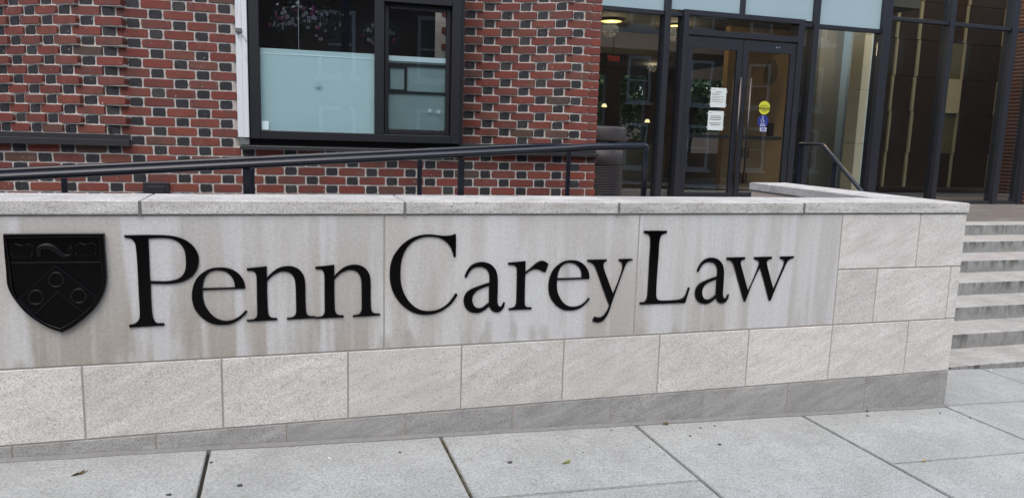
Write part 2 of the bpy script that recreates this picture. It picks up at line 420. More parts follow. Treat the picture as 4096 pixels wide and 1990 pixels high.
kerb.data = me_from('kerb', [(-60, -2.75, gz(-60)-.3), (80, -2.75, gz(80)-.3), (80, -2.6, gz(80)-.3), (-60, -2.6, gz(-60)-.3), (-60, -2.75, gz(-60)), (80, -2.75, gz(80)), (80, -2.6, gz(80)), (-60, -2.6, gz(-60))],
   [(0, 3, 2, 1), (4, 5, 6, 7), (0, 1, 5, 4), (1, 2, 6, 5), (2, 3, 7, 6), (3, 0, 4, 7)]); kerb.data.materials.append(SIDE); tag(kerb, kind='structure')
fwalk = sheet('far_sidewalk', -60, 80, -17, -13, H+GA, SIDE, slope=GB); tag(fwalk, kind='structure')
grd = sheet('ground', -400, 400, -400, 400, -6, ASPH); tag(grd, kind='structure')

TZ = .682
terrace = boxes('terrace', [((1.9, 5.2, -.5), (4.1, 9.64, TZ)), ((4.1, 7.22, -.5), (20, 9.64, TZ))], TERR); tag(terrace, kind='structure')
ramp = link('ramp', me_from('ramp', [(-9, 3.98, -.5), (1.9, 3.98, -.5), (1.9, 5.9, -.5), (-9, 5.9, -.5), (-9, 3.98, TZ-.071*10.9), (1.9, 3.98, TZ-.003), (1.9, 5.9, TZ-.003), (-9, 5.9, TZ-.071*10.9)],
   [(0, 3, 2, 1), (4, 5, 6, 7), (0, 1, 5, 4), (1, 2, 6, 5), (2, 3, 7, 6), (3, 0, 4, 7)]), SIDE); tag(ramp, kind='structure')

# ================================================================== SIGN WALL
WY = 3.6
wall = empty('sign_wall', (0, WY, 0), label='pale limestone sign wall with black raised lettering and a shield beside the pavement', cat='wall')
def wlink(*a, **k): return None
def wb(name, x0, x1, z0, z1, mat, y0=0.0, y1=.09, bev=.0025):
    return box(name, (x0, y0, z0), (x1, y1, z1), mat, wall, bev)
g = .0036
ZP0, ZP1, ZM, ZB = .497, 1.162, .833, .153
C0, C1 = 1.170, 1.2315
# core of mortar, 5 mm behind the stone faces
WX0, WX1 = -3.4, 4.076
core = boxes('mortar_core', [((WX0, .0045, -.3), (WX1-.006, .30, C0-.001))], JOINT, wall)
panels = [(-3.4, -.72-.6), (-1.32, .466), (.466, 1.826), (1.826, 3.142)]
panels = [(-1.70, .466), (.466, 1.826), (1.826, 3.142)]
for a, b in panels: wb('inscription_panel', a+g, b-g, ZP0+g, ZP1, PANEL, y0=.001)
for a, b in ((-3.4, -2.85), (-2.85, -2.28), (-2.28, -1.70)):
    wb('stone_block', a+g, b-g, ZM+g, ZP1, STONE)
for a, b in ((-3.4, -3.1), (-3.1, -2.55), (-2.55, -1.98), (-1.98, -1.70)): wb('stone_block', a+g, b-g, ZP0+g, ZM-g, STONE)
row3 = [-3.4, -2.59, -2.02, -1.445, -.866, -.287, .291, .861, 1.42, 1.989, 2.563, 3.142, 3.715, WX1]
for a, b in zip(row3, row3[1:]): wb('stone_block', a+g, b-(g if b < WX1 else 0), ZB+g, ZP0-g, STONE)
baser = [-3.4, -2.88, -2.3, -1.73, -1.154, -.578, 0, .576, 1.145, 1.709, 2.288, 2.859, 3.427, 4.012, WX1]
for a, b in zip(baser, baser[1:]): wb('base_stone', a+g, b-(g if b < WX1 else 0), -.26, ZB-g, BASE, y0=.0005)
for a, b in ((3.142, 3.718), (3.718, WX1)): wb('stone_block', a+g, b-(g if b < WX1 else 0), ZM+g, ZP1, STONE)
for a, b in ((3.142, 3.435), (3.435, 4.0), (4.0, WX1)): wb('stone_block', a+g, b-(g if b < WX1 else 0), ZP0+g, ZM-g, STONE)
# drip strip under the coping
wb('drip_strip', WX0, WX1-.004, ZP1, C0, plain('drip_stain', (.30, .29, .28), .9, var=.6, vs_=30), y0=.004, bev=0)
copx = [-4.09+.69, -2.93, -1.766, -.602, .562, 1.695, 2.857, 4.079]
for a, b in zip(copx, copx[1:]):
    q0 = a+.004; q1 = b-(.004 if b < 4 else 0)
    last = b > 4
    if not last:
        box('coping_stone', (q0, -.012, C0), (q1, .372, C1), COPE, wall, .004)
    else:
        hexa('coping_stone', [(q0, -.012, C0), (q1, -.012, C0), (4.079, .372, C0), (q0, .372, C0), (q0, -.012, C1), (q1, -.012, C1), (4.083, .372, C1), (q0, .372, C1)], COPE, wall, .004)
    if b < 4: box('joint_cover', (b-.007, -.014, C0-.010), (b+.003, -.0125, C1-.004), SILL, wall, 0)
# return wall, turned a little, with its own coping
def P(x, y): return (x, y-WY)
ri0, ri1 = (3.70, 3.976), (3.825, 5.535)
ro0, ro1 = (4.083, 3.976), (4.205, 5.56)
def quadprism(name, p, z0, z1, mat, bev=.004):
    q = [(*P(*a), z0) for a in p] + [(*P(*a), z1) for a in p]; return hexa(name, q, mat, wall, bev)
def lerp(a, b, t): return (a[0]+(b[0]-a[0])*t, a[1]+(b[1]-a[1])*t)
def inset(p, q, d): return (p[0]+d, p[1])
for t0, t1 in ((0, .40), (.405, .80), (.805, 1)):
    quadprism('coping_stone', [lerp(ri0, ri1, t0), lerp(ro0, ro1, t0), lerp(ro0, ro1, t1), lerp(ri0, ri1, t1)], C0, C1, COPE)
sh = .012
qi = lambda t: (lerp(ri0, ri1, t)[0]+sh, lerp(ri0, ri1, t)[1]); qo = lambda t: (lerp(ro0, ro1, t)[0]-sh, lerp(ro0, ro1, t)[1])
quadprism('mortar_core', [(qi(-.05)[0]+.006, 3.8), (qo(-.05)[0]-.006, 3.8), (qo(.985)[0]-.006, qo(.985)[1]), (qi(.985)[0]+.006, qi(.985)[1])], -.3, C0-.001, JOINT, 0)
RST = plain('return_stone', (.52, .44, .38), .9, var=.15, vs_=8, bump=.5)
for k, (z0, z1) in enumerate(((ZM, C0-.008), (ZP0, ZM), (ZB, ZP0), (-.26, ZB))):
    ts = (.0, .30, .66, .99) if k % 2 == 0 else (.0, .16, .5, .82, .99)
    for t0, t1 in zip(ts, ts[1:]):
        quadprism('stone_block', [(qi(t0+.003)[0], qi(t0+.003)[1]), (qi(t0+.003)[0]+.09, qi(t0+.003)[1]), (qi(t1-.003)[0]+.09, qi(t1-.003)[1]), qi(t1-.003)], z0+g, z1-g, RST, .002)
        quadprism('stone_block', [(qo(t0+.003)[0]-.09, qo(t0+.003)[1]), qo(t0+.003), qo(t1-.003), (qo(t1-.003)[0]-.09, qo(t1-.003)[1])], z0+g, z1-g, STONE if k < 3 else BASE, .002)

# ------------------------------------------------------------------ letters (traced outlines -> wall plane)
def crv(pts, seg=5):
    """closed outline; smooth between points, sharp where marked"""
    P_ = [Vector((p[0], p[1])) for p in pts]; c = [len(p) > 2 for p in pts]; n = len(P_); out = []
    for i in range(n):
        p0, p1, p2, p3 = P_[i-1], P_[i], P_[(i+1) % n], P_[(i+2) % n]
        m1 = (p2-p1) if c[i] else (p2-p0)*.5
        m2 = (p2-p1) if c[(i+1) % n] else (p3-p1)*.5
        L = (p2-p1).length
        if m1.length > 1.3*L: m1 = m1.normalized()*1.3*L
        if m2.length > 1.3*L: m2 = m2.normalized()*1.3*L
        k = 1 if (c[i] and c[(i+1) % n]) else seg
        for j in range(k):
            t = j/k
            out.append(p1*(2*t**3-3*t*t+1) + m1*(t**3-2*t*t+t) + p2*(-2*t**3+3*t*t) + m2*(t**3-t*t))
    return out
C = 'c'
GL = {
'P': ((480, 920, 3.053), [[(50,62,C),(250,58),(450,58),(600,66),(720,90),(820,135),(900,205),(950,290),(963,370),(950,455),(910,535),(850,590),(770,630),(680,652),(560,662),(375,658,C),(378,800),(388,960),(395,1030),(408,1085),(432,1125),(465,1136),(525,1133,C),(540,1145),(538,1168,C),(300,1182),(118,1195,C),(105,1178),(108,1155,C),(175,1140),(215,1108),(234,1060),(233,950),(222,760),(213,560),(203,380),(190,230),(178,165),(150,125),(110,102),(58,97,C),(46,82)],
      [(346,105,C),(350,200),(358,400),(367,600),(372,618,C),(450,622),(560,622),(650,610),(720,585),(765,545),(792,490),(800,430),(798,340),(785,260),(750,190),(700,145),(640,115),(570,102),(470,100)]]),
'e': ((750, 1050, 4.638), [[(1062,488,C),(700,500),(285,516,C),(285,600),(298,700),(330,800),(385,890),(450,970),(530,1030),(620,1065),(720,1076),(830,1060),(930,1015),(1010,955),(1070,890,C),(1098,888),(1107,915),(1100,930,C),(1040,995),(960,1065),(860,1120),(760,1150),(650,1160),(530,1155),(420,1125),(310,1065),(210,975),(130,865),(88,745),(75,620),(88,490),(125,370),(190,265),(280,185),(380,125),(490,95),(620,87),(740,100),(850,140),(950,210),(1020,295),(1060,390),(1073,470,C)],
      [(283,470,C),(292,400),(315,310),(360,230),(430,175),(520,150),(610,152),(700,175),(775,225),(830,290),(860,360),(874,455,C),(600,463)]]),
'n': ((1250, 1040, 5.007), [[(58,130,C),(250,112),(435,92,C),(440,110),(443,310,C),(520,230),(620,150),(720,105),(830,88),(930,98),(1020,135),(1090,195),(1140,275),(1165,370),(1172,500),(1172,750),(1180,960),(1200,1035),(1240,1062),(1350,1070,C),(1363,1085),(1355,1110,C),(1100,1128),(815,1143,C),(805,1125),(812,1102,C),(880,1092),(935,1075),(970,1040),(985,980),(985,750),(982,500),(970,380),(935,290),(880,235),(800,205),(720,205),(630,235),(540,290),(445,390,C),(443,600),(450,900),(458,1010),(480,1070),(530,1098),(615,1104,C),(630,1120),(620,1152,C),(450,1160),(250,1170),(50,1180,C),(42,1160),(50,1140,C),(170,1125),(215,1100),(238,1060),(243,960),(240,700),(240,450),(238,320),(228,260),(200,210),(160,190),(70,185,C),(53,165)]]),
'C': ((1550, 920, 3.577), [[(985,57,C),(987,200),(983,380,C),(970,390),(950,383,C),(935,320),(900,240),(850,180),(780,130),(700,105),(610,97),(520,105),(430,135),(350,185),(285,255),(235,345),(205,450),(192,560),(192,690),(207,800),(240,900),(290,990),(350,1060),(420,1115),(500,1148),(590,1157),(690,1145),(780,1110),(860,1055),(925,980),(975,908,C),(995,908),(1007,930,C),(970,990),(920,1055),(850,1115),(770,1165),(680,1197),(590,1212),(490,1212),(390,1190),(290,1140),(200,1065),(125,970),(70,860),(40,740),(33,620),(45,500),(80,390),(135,300),(210,210),(300,140),(400,92),(500,67),(600,60),(700,68),(800,80),(880,78),(930,68),(968,54,C)]]),
'a': ((1840, 1040, 5.445), [[(105,365,C),(140,270),(195,175),(270,100),(370,55),(480,40),(590,55),(690,100),(765,175),(810,265),(832,380),(836,520),(832,700),(828,850),(832,930),(850,990),(878,1012),(905,1005),(930,965),(955,918,C),(985,920),(990,945,C),(970,1020),(930,1085),(870,1128),(800,1140),(730,1125),(680,1080),(640,1015,C),(590,1060),(520,1110),(430,1148),(340,1155),(240,1135),(160,1085),(105,1000),(85,900),(98,800),(140,715),(210,650),(310,600),(420,560),(530,520),(642,488,C),(648,430),(645,350),(625,270),(580,205),(510,165),(430,153),(340,165),(265,210),(210,275),(158,378,C),(130,385)],
      [(638,565,C),(560,590),(470,625),(390,665),(330,720),(290,790),(278,860),(290,940),(325,1005),(380,1040),(440,1042),(510,1015),(570,970),(633,920,C),(635,750)]]),
'r': ((2020, 1030, 5.69), [[(80,115,C),(280,95),(478,76,C),(482,100),(478,318,C),(560,255),(650,180),(730,115),(800,78),(860,70),(930,92),(1003,140,C),(975,230),(940,325,C),(910,335),(860,320),(790,285),(720,270),(650,275),(570,312),(478,382,C),(472,500),(465,800),(462,1030),(475,1095),(515,1125),(610,1128,C),(622,1150),(612,1182,C),(350,1190),(95,1200,C),(88,1180),(95,1155,C),(180,1135),(230,1105),(258,1050),(265,950),(272,700),(277,450),(278,300),(268,235),(240,195),(190,178),(90,168,C),(75,145)]]),
'y': ((2330, 1020, 4.473), [[(95,82,C),(270,78),(445,76,C),(450,95),(440,108,C),(405,130),(388,165),(390,220),(410,290),(470,450),(557,685,C),(620,540),(690,350),(718,260),(722,190),(715,150),(690,120),(658,103,C),(656,72,C),(780,66),(908,66,C),(912,90,C),(850,105),(810,135),(785,180),(760,240),(700,400),(600,680),(540,850),(490,1000),(440,1100),(390,1165),(330,1200),(265,1208),(188,1182,C),(200,1140),(225,1098,C),(270,1112),(330,1110),(390,1070),(430,1020),(460,970),(485,905,C),(440,790),(330,480),(260,280),(225,200),(185,155),(145,132),(97,120,C)]]),
'L': ((2550, 910, 3.913), [[(110,50,C),(290,48),(472,50,C),(474,72),(465,88,C),(410,105),(378,135),(360,190),(350,270),(342,420),(325,650),(310,880),(305,1050),(312,1100),(335,1130),(400,1142),(520,1138),(640,1128),(710,1105),(755,1060),(785,990),(802,935,C),(822,935),(828,955,C),(800,1050),(762,1172,C),(740,1182),(500,1190),(60,1208,C),(42,1192),(48,1170,C),(95,1165),(130,1145),(155,1100),(165,1030),(180,800),(192,550),(205,350),(210,230),(205,160),(185,120),(155,100),(112,88,C)]]),
'w': ((2890, 1010, 5.69), [[(115,112,C),(330,106),(535,102,C),(538,125),(530,155,C),(475,170),(445,195),(436,240),(450,310),(500,500),(600,865,C),(680,690),(770,480),(850,262,C),(845,225),(820,185),(785,165),(740,155,C),(735,102,C),(940,95),(1145,92,C),(1147,120),(1140,145,C),(1080,160),(1040,190),(1030,240),(1045,320),(1100,540),(1178,830,C),(1260,640),(1370,380),(1415,260),(1418,205),(1395,165),(1325,138,C),(1328,92,C),(1480,86),(1648,82,C),(1650,105),(1640,125,C),(1570,145),(1520,180),(1480,240),(1420,370),(1300,640),(1180,930),(1120,1085,C),(1095,1098),(1070,1090,C),(1030,930),(960,660),(870,345,C),(780,530),(680,750),(600,960),(545,1100,C),(525,1118),(500,1112,C),(440,900),(340,540),(270,290),(235,225),(190,185),(112,168,C)]]),
}
def outline(key):
    (x0, y0, s), loops = GL[key]; out = []
    for lp in loops:
        o = []
        for p in crv(lp):
            q = onY(x0+p.x/s, y0+p.y/s, WY-.012); o.append((q.x, q.z))
        out.append(o)
    return out
def plate(name, loops, depth, bev, mat, parent, y, shift=(0, 0), bevseg=2):
    """extruded outline standing proud of the wall; y = back of the plate relative to the wall face"""
    cu = bpy.data.curves.new(name, 'CURVE'); cu.dimensions = '2D'; cu.fill_mode = 'BOTH'
    cu.extrude = max(depth/2-bev, .0002); cu.bevel_depth = bev; cu.bevel_resolution = bevseg; cu.offset = -bev
    for lp in loops:
        sp = cu.splines.new('POLY'); sp.points.add(len(lp)-1)
        for pt, (x, z) in zip(sp.points, lp): pt.co = (x+shift[0], z+shift[1], 0, 1)
        sp.use_cyclic_u = True
    ob = bpy.data.objects.new(name, cu); col.objects.link(ob)
    dg = bpy.context.evaluated_depsgraph_get(); me = bpy.data.meshes.new_from_object(ob.evaluated_get(dg))
    bpy.data.objects.remove(ob); bpy.data.curves.remove(cu)
    for p in me.polygons: p.use_smooth = False
    me.name = name; me.materials.clear(); me.materials.append(mat)
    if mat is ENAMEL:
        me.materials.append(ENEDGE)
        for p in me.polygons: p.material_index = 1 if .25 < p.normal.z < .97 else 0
    return link(name, me, mat, parent, (0, y-depth/2, 0), (R(90), 0, 0))
def wp(u, v): q = onY(u, v, WY-.012); return Vector((q.x, q.z))
sh_n = wp(1183.7, 1211) - wp(1446.7, 1200)
sh_e = wp(2195.6, 1140) - wp(766.2, 1183.7)
sh_a = wp(2782.7, 1170) - wp(1855.6, 1201.6)
DEP = .008
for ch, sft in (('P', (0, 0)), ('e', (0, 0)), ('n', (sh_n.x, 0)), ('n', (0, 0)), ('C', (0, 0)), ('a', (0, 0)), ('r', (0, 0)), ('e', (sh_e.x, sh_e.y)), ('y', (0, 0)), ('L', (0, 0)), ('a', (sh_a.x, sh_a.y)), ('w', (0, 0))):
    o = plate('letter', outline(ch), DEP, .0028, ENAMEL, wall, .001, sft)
    # raised rim line round each letter
# ------------------------------------------------------------------ shield
S0 = (0, 910, 2.844)
def sw(p, yy=WY-.015):
    q = onY(S0[0]+p[0]/S0[2], S0[1]+p[1]/S0[2], yy); return (q.x, q.z)
SO = [(35,70,C),(600,66),(1183,64,C),(1195,250),(1213,500),(1213,610),(1190,720),(1140,830),(1060,940),(950,1040),(830,1130),(710,1190,C),(560,1140),(420,1060),(300,970),(200,860),(125,750),(82,640),(70,500),(50,280)]
SI = [(72,120,C),(600,112),(1130,105,C),(1140,300),(1165,560),(1160,660),(1105,780),(1050,870),(950,970),(820,1070),(690,1142,C),(540,1090),(400,1000),(290,900),(200,810),(145,680),(125,520),(100,330)]
so_, si_ = [sw(p) for p in crv(SO)], [sw(p) for p in crv(SI)]
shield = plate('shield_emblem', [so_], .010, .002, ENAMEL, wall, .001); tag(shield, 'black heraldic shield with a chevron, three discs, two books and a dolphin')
def sp_(name, loops, depth, bev, lift): 
    o = plate(name, loops, depth, bev, ENAMEL, shield, 0)
    o.parent = shield; o.rotation_euler = (0, 0, 0); o.location = (0, 0, lift+depth/2-.006 + .0)
    return o
mid = [((a[0]*.55+b[0]*.45), (a[1]*.55+b[1]*.45)) for a, b in zip(so_, so_)]
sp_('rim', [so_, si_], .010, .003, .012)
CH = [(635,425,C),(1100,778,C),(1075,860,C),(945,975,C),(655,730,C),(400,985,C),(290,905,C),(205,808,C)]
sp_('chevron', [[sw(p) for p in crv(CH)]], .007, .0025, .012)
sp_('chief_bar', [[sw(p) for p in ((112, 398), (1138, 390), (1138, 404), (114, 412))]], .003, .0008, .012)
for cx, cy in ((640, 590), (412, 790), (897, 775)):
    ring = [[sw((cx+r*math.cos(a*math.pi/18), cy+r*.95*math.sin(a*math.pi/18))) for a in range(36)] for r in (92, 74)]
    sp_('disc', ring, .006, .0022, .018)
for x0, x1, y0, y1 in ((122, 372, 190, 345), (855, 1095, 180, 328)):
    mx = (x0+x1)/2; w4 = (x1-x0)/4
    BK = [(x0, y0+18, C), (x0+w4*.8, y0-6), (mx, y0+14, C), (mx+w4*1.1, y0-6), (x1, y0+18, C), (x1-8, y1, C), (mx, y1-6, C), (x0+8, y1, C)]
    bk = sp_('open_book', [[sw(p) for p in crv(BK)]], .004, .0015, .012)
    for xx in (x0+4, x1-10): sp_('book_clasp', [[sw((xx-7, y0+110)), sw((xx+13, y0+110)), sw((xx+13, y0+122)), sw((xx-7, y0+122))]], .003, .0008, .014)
# dolphin: one tapered curved body with tail and fin
def relief(name, path, rad):
    bm = bmesh.new(); pts = []
    for p in path:
        x, z = sw(p); pts.append((x, z, .0))
    tube_bm(bm, pts, [r/S0[2]*.00120 for r in rad], 10)
    bmesh.ops.scale(bm, vec=(1, 1, .55), verts=bm.verts)
    o = link(name, bm_me(name, bm, True), DOLPH, shield, (0, 0, .0075)); return o
def chain(pts, k=4):
    out = []; n = len(pts)
    for i in range(n-1):
        p0, p1, p2, p3 = [Vector(pts[max(0, min(n-1, j))]) for j in (i-1, i, i+1, i+2)]
        for j in range(k):
            t = j/k; out.append(tuple(.5*((2*p1)+(p2-p0)*t+(2*p0-5*p1+4*p2-p3)*t*t+(3*p1-p0-3*p2+p3)*t**3)))
    out.append(tuple(pts[-1])); return out
dp = chain([(450, 335), (438, 285), (448, 235), (500, 215), (570, 220), (630, 255), (690, 300), (745, 325), (795, 310), (815, 270), (805, 225)])
relief('dolphin', dp, [10+22*math.sin(math.pi*min(1, (i+3)/(len(dp)*.85)))**.8 if i < len(dp)*.85 else 8 for i in range(len(dp))])
relief('dolphin', chain([(760, 270), (785, 245), (800, 205), (818, 240), (822, 275)]), [4, 9, 5, 9, 4]*4+[4])
relief('dolphin', chain([(470, 190), (520, 175), (580, 185), (640, 215), (690, 265)]), [4]*17)
relief('dolphin', chain([(500, 255), (520, 285), (515, 325)]), [4]*9)

# ================================================================== STEPS
steps = empty('stone_steps', (6.5, 4.3, -.1), label='seven weathered grey stone steps rising beside the end of the sign wall', cat='steps')
sy = [4.297, 4.690, 5.072, 5.489, 5.945, 6.416, 6.890]
sz_ = [-.085, .043, .171, .298, .426, .554, .682]
for i in range(7):
    st = empty('step', (0, 0, 0)); st.parent = steps; st.location = (0, 0, 0)
    y0 = sy[i]; y1 = sy[i+1]+.03 if i < 6 else y0+.328
    x0 = 4.075 + max(0, (y0-3.976))*.077
    cuts = [x0, {1: 5.72, 0: 6.9, 2: 5.36+.6, 4: 6.0}.get(i, 6.6)+.0, 8.4 + .3*(i % 3), 11.5]
    cuts[1] = {0: 6.4, 1: 5.42, 2: 6.9, 3: 5.9, 4: 5.85, 5: 7.2, 6: 6.6}[i]
    for a, b in zip(cuts, cuts[1:]):
        zt = sz_[i]; zb = min(zt-.135, (gz(b)-.05) if i == 0 else zt-.135)
        if i == 0: zb = gz(b)-.05
        o = box('step_stone', (0, 0, zb-zt), (b-a-.004, y1-y0, 0), STEP, st, .007)
        o.location = (a-6.5, y0-4.3, zt+.1)

# ================================================================== BRICK BUILDING
TH = -math.atan(.045)
bld = empty('brick_building', (0, 5.93, 0), TH, label='red brick building with black header bricks in a patterned bond behind the ramp', cat='building')
Mf = Matrix.Translation((0, 5.93, 0)) @ Matrix.Rotation(TH, 4, 'Z')
ex = Vector((math.cos(TH), math.sin(TH), 0)); ny = Vector((-math.sin(TH), math.cos(TH), 0)); FO = Vector((0, 5.93, 0))
def brick_mesh(name, wd, ht, seed, rag, dep=.07):
    rg = random.Random(seed); nx, nz = (6, 2)
    per = []
    for k in range(nx): per.append((-wd/2+wd*k/nx, -ht/2))
    for k in range(nz): per.append((wd/2, -ht/2+ht*k/nz))
    for k in range(nx): per.append((wd/2-wd*k/nx, ht/2))
    for k in range(nz): per.append((-wd/2, ht/2-ht*k/nz))
    n = len(per); o = []
    for x, z in per:
        corner = abs(abs(x)-wd/2) < 1e-6 and abs(abs(z)-ht/2) < 1e-6
        f = .0018*(1+rg.random()) if corner else 0
        o.append((x-math.copysign(f, x)+rg.uniform(-rag, rag*.3)*math.copysign(1, x)*(.9 if abs(abs(x)-wd/2) < 1e-6 else .0), z-math.copysign(f*.8, z)+rg.uniform(-rag, rag*.3)*math.copysign(1, z)*(1 if abs(abs(z)-ht/2) < 1e-6 else .2)))
    vs_ = [(x*(1-.003/wd), rg.uniform(-.0008, .0008), z*(1-.003/ht)) for x, z in o] + [(x, .002, z) for x, z in o] + [(x, dep, z) for x, z in o]
    fs = [tuple(range(n))] + [(k, n+k, n+(k+1) % n, (k+1) % n) for k in range(n)] + [(n+k, 2*n+k, 2*n+(k+1) % n, n+(k+1) % n) for k in range(n)]
    return me_from(name, vs_, fs)
MOD, CH_ = .3022, .068
SW_, HW_ = .2000, .0800
SW_, HW_ = .1985, .0865
HT = .0585
smesh = [brick_mesh('red_brick', SW_, HT, 10+i, .0015) for i in range(8)]
hmesh = [brick_mesh('black_brick', HW_, HT, 40+i, .0026) for i in range(10)]
cmesh = [brick_mesh('red_brick', .142, HT, 80+i, .002) for i in range(3)]
for me in smesh+cmesh: me.materials.append(RED)
for me in hmesh: me.materials.append(BLACK)
hmesh_q = [brick_mesh('red_brick', .088, HT, 95+i, .002) for i in range(2)]
for me in hmesh_q: me.materials.append(RED)
CL = [(-1.08, 0), (-1.22, .014), (-1.35, .035), (-1.43, .060), (-1.52, .100), (-1.61, .155), (-1.694, .205), (-1.76, .245), (-1.84, .30), (-1.97, .385), (-2.1, .46), (-2.4, .57), (-2.8, .63), (-3.6, .66), (-4.6, .66)]
CR = [(2.514, 0), (2.40, 0), (2.29, .010), (2.20, .040), (2.078, .125), (1.992, .178), (1.90, .222), (1.814, .268), (1.673, .315), (1.574, .335), (1.439, .36), (1.36, .37), (1.25, .38)]
def arc(curve):
    tab = [(0, *curve[0])]
    for a, b in zip(curve, curve[1:]): tab.append((tab[-1][0]+math.hypot(b[0]-a[0], b[1]-a[1]), *b))
    return tab
def at_arc(tab, a):
    if a <= 0: return tab[0][1]-a, 0.0, 0.0
    for p, q in zip(tab, tab[1:]):
        if a <= q[0]:
            t = (a-p[0])/(q[0]-p[0]); s = p[1]+(q[1]-p[1])*t; d = p[2]+(q[2]-p[2])*t; return s, d, math.atan2(q[2]-p[2], p[1]-q[1])
    return tab[-1][1], tab[-1][2], 0
TL, TR = arc(CL), arc(CR)
bricks = []   # (mesh, s, d, z, rot)
def put(me, s, d, z, rot=0): bricks.append((me, s, d, z+random.uniform(-.001, .001), rot+random.uniform(-.006, .006)))
NK = 26
def pick(l): return random.choice(l)
HC = {0: -1.1515, 1: -.996}   # header centres, even / odd course
for k in range(-7, NK+1):
    zc = 1.082 + CH_*(k+.5); ph = HC[0] if k % 2 == 0 else HC[1]
    if k in (5,):   # course hidden by ledges; bare wall only between them
        for nn in range(0, 4):
            hc = ph + MOD*nn
            if -1.04 < hc and hc < -.36: put(pick(hmesh), hc, 0, zc)
            if hc+MOD/2 < -.32: put(pick(smesh), hc+MOD/2, 0, zc)
        put(pick(smesh), -1.15, .0, zc)
        continue
    if k < 5:       # flat plinth, full width
        nn = -12
        while True:
            hc = ph + MOD*nn
            if hc > 2.55: break
            if hc > -4.5:
                if hc+HW_/2 < 2.52: put(pick(hmesh) if hc < 2.4 else pick(hmesh_q), hc + (0 if hc < 2.4 else .001), 0, zc)
                sc_ = hc+MOD/2
                if sc_+SW_/2 < 2.50: put(pick(smesh), sc_, 0, zc)
                elif sc_ < 2.50: put(pick(cmesh), 2.514-.0725, 0, zc)
            nn += 1
        continue
    # upper wall: flat part between the left curve and the window
    nn = 0
    starts = -1.09
    first_h = None
    for nn in range(-3, 6):
        hc = ph + MOD*nn
        if hc > starts:
            if hc+HW_/2 < -.315: put(pick(hmesh), hc, 0, zc)
            scn = hc+MOD/2
            if scn+SW_/2 < -.318: put(pick(smesh), scn, 0, zc)
            elif scn-SW_/2 < -.36:
                wdt = -.318-(scn-SW_/2); me = brick_mesh('red_brick', wdt, HT, k+300, .002); me.materials.append(RED); put(me, scn-SW_/2+wdt/2, 0, zc)
            if first_h is None: first_h = hc
    # left curved part: continue leftwards by arc length, stretcher, header, ...
    a = -(first_h - (-1.08))         # arc position of the first flat header's centre (negative = right of the start)
    j = 0
    while True:
        a += MOD/2; s, d, t = at_arc(TL, a); j += 1
        if s < -4.4: break
        ext = (.24 if (k % 2 == 1 and j == 1) else .15 if k % 2 == 1 else .10) if s < -1.1 else (.22 if (s < -1.05 and k % 2) else 0)
        tilt = -(t*.9 + ext)
        le = at_arc(TL, a + SW_/2)
        # hinge on the brick's left end so its right end steps out
        cx = le[0] + math.cos(-tilt)*SW_/2; cd = le[1] - math.sin(-tilt)*SW_/2
        if s > -1.0: cx, cd, tilt = s, 0, 0
        put(pick(smesh), cx, cd-(.006 if s < -1.1 else 0), zc, tilt)
        a += MOD/2; s, d, t = at_arc(TL, a)
        if s < -4.4: break
        put(pick(hmesh), s, d-.003, zc, -t*.85 if s < -1.1 else 0)
    # right curved part, from the corner leftwards
    if k % 2 == 0: seq = [('q', .046)]; a = .046
    else: put(pick(cmesh), 2.514-.0725, 0, zc); a = .145+.011+HW_/2; s, d, t = at_arc(TR, a); put(pick(hmesh), s, d, zc, -t*.85)
    if k % 2 == 0: put(pick(hmesh_q), 2.514-.0455, 0, zc)
    while True:
        a += MOD/2 if a != .046 else .1485; s, d, t = at_arc(TR, a)
        if s < 1.30: break
        le = at_arc(TR, a + SW_/2); ext = .15 if s < 1.95 else .09 if s < 2.35 else .03
        tilt = t*.9 + ext
        put(pick(smesh), le[0]+math.cos(tilt)*SW_/2, le[1]-math.sin(tilt)*SW_/2-.006, zc, -tilt)
        a += MOD/2; s, d, t = at_arc(TR, a)
        if s < 1.30: break
        put(pick(hmesh), s, d-.003, zc, -t*.85)
def inview(s, d, z):
    p = Mf @ Vector((s, d, z)); v = p-CAM; zz = v.dot(fw); u = PX+F*v.dot(r2)/zz; vv = PY+F*v.dot(d2)/zz
    return -160 < u < 4200 and -70 < vv < 800 and u < 2460
stuff = {RED.name: bmesh.new(), BLACK.name: bmesh.new()}
cnt = {}
for me, s, d, z, rot in bricks:
    nm = me.name.split('.')[0]
    if inview(s, d, z) and cnt.get(nm, 0) < 300:
        cnt[nm] = cnt.get(nm, 0)+1
        link(nm, me, None, bld, (s, d, z), (0, 0, rot))
    else:
        b = stuff[me.materials[0].name]; tmp = bmesh.new(); tmp.from_mesh(me)
        tmp.transform(Matrix.Translation((s, d, z)) @ Matrix.Rotation(rot, 4, 'Z'))
        t2 = bpy.data.meshes.new('t'); tmp.to_mesh(t2); tmp.free(); b.from_mesh(t2); bpy.data.meshes.remove(t2)
for nm, b in stuff.items():
    o = link('brickwork', bm_me('brickwork', b), MATS[nm], bld); o['kind'] = 'stuff'
print('bricks', cnt)
# mortar that follows every tilted brick of the curved parts
pads = bmesh.new()
for me, s, d, z, rot in bricks:
    if z < 1.48 or not (s < -1.09 or s > 1.3): continue
    wd = {'black_brick': HW_}.get(me.name.split('.')[0], SW_)
    if s > 2.36: continue
    t_ = bmesh.new(); add_box(t_, (-wd/2-.0055, .0045, -.0336), (wd/2+(.0055 if wd == HW_ else -.003), .08, .0336))
    t_.transform(Matrix.Translation((s, d, z)) @ Matrix.Rotation(rot, 4, 'Z'))
    t2 = bpy.data.meshes.new('t'); t_.to_mesh(t2); t_.free(); pads.from_mesh(t2); bpy.data.meshes.remove(t2)
link('mortar_bed', bm_me('mortar_bed', pads), MORTAR, bld)['kind'] = 'stuff'
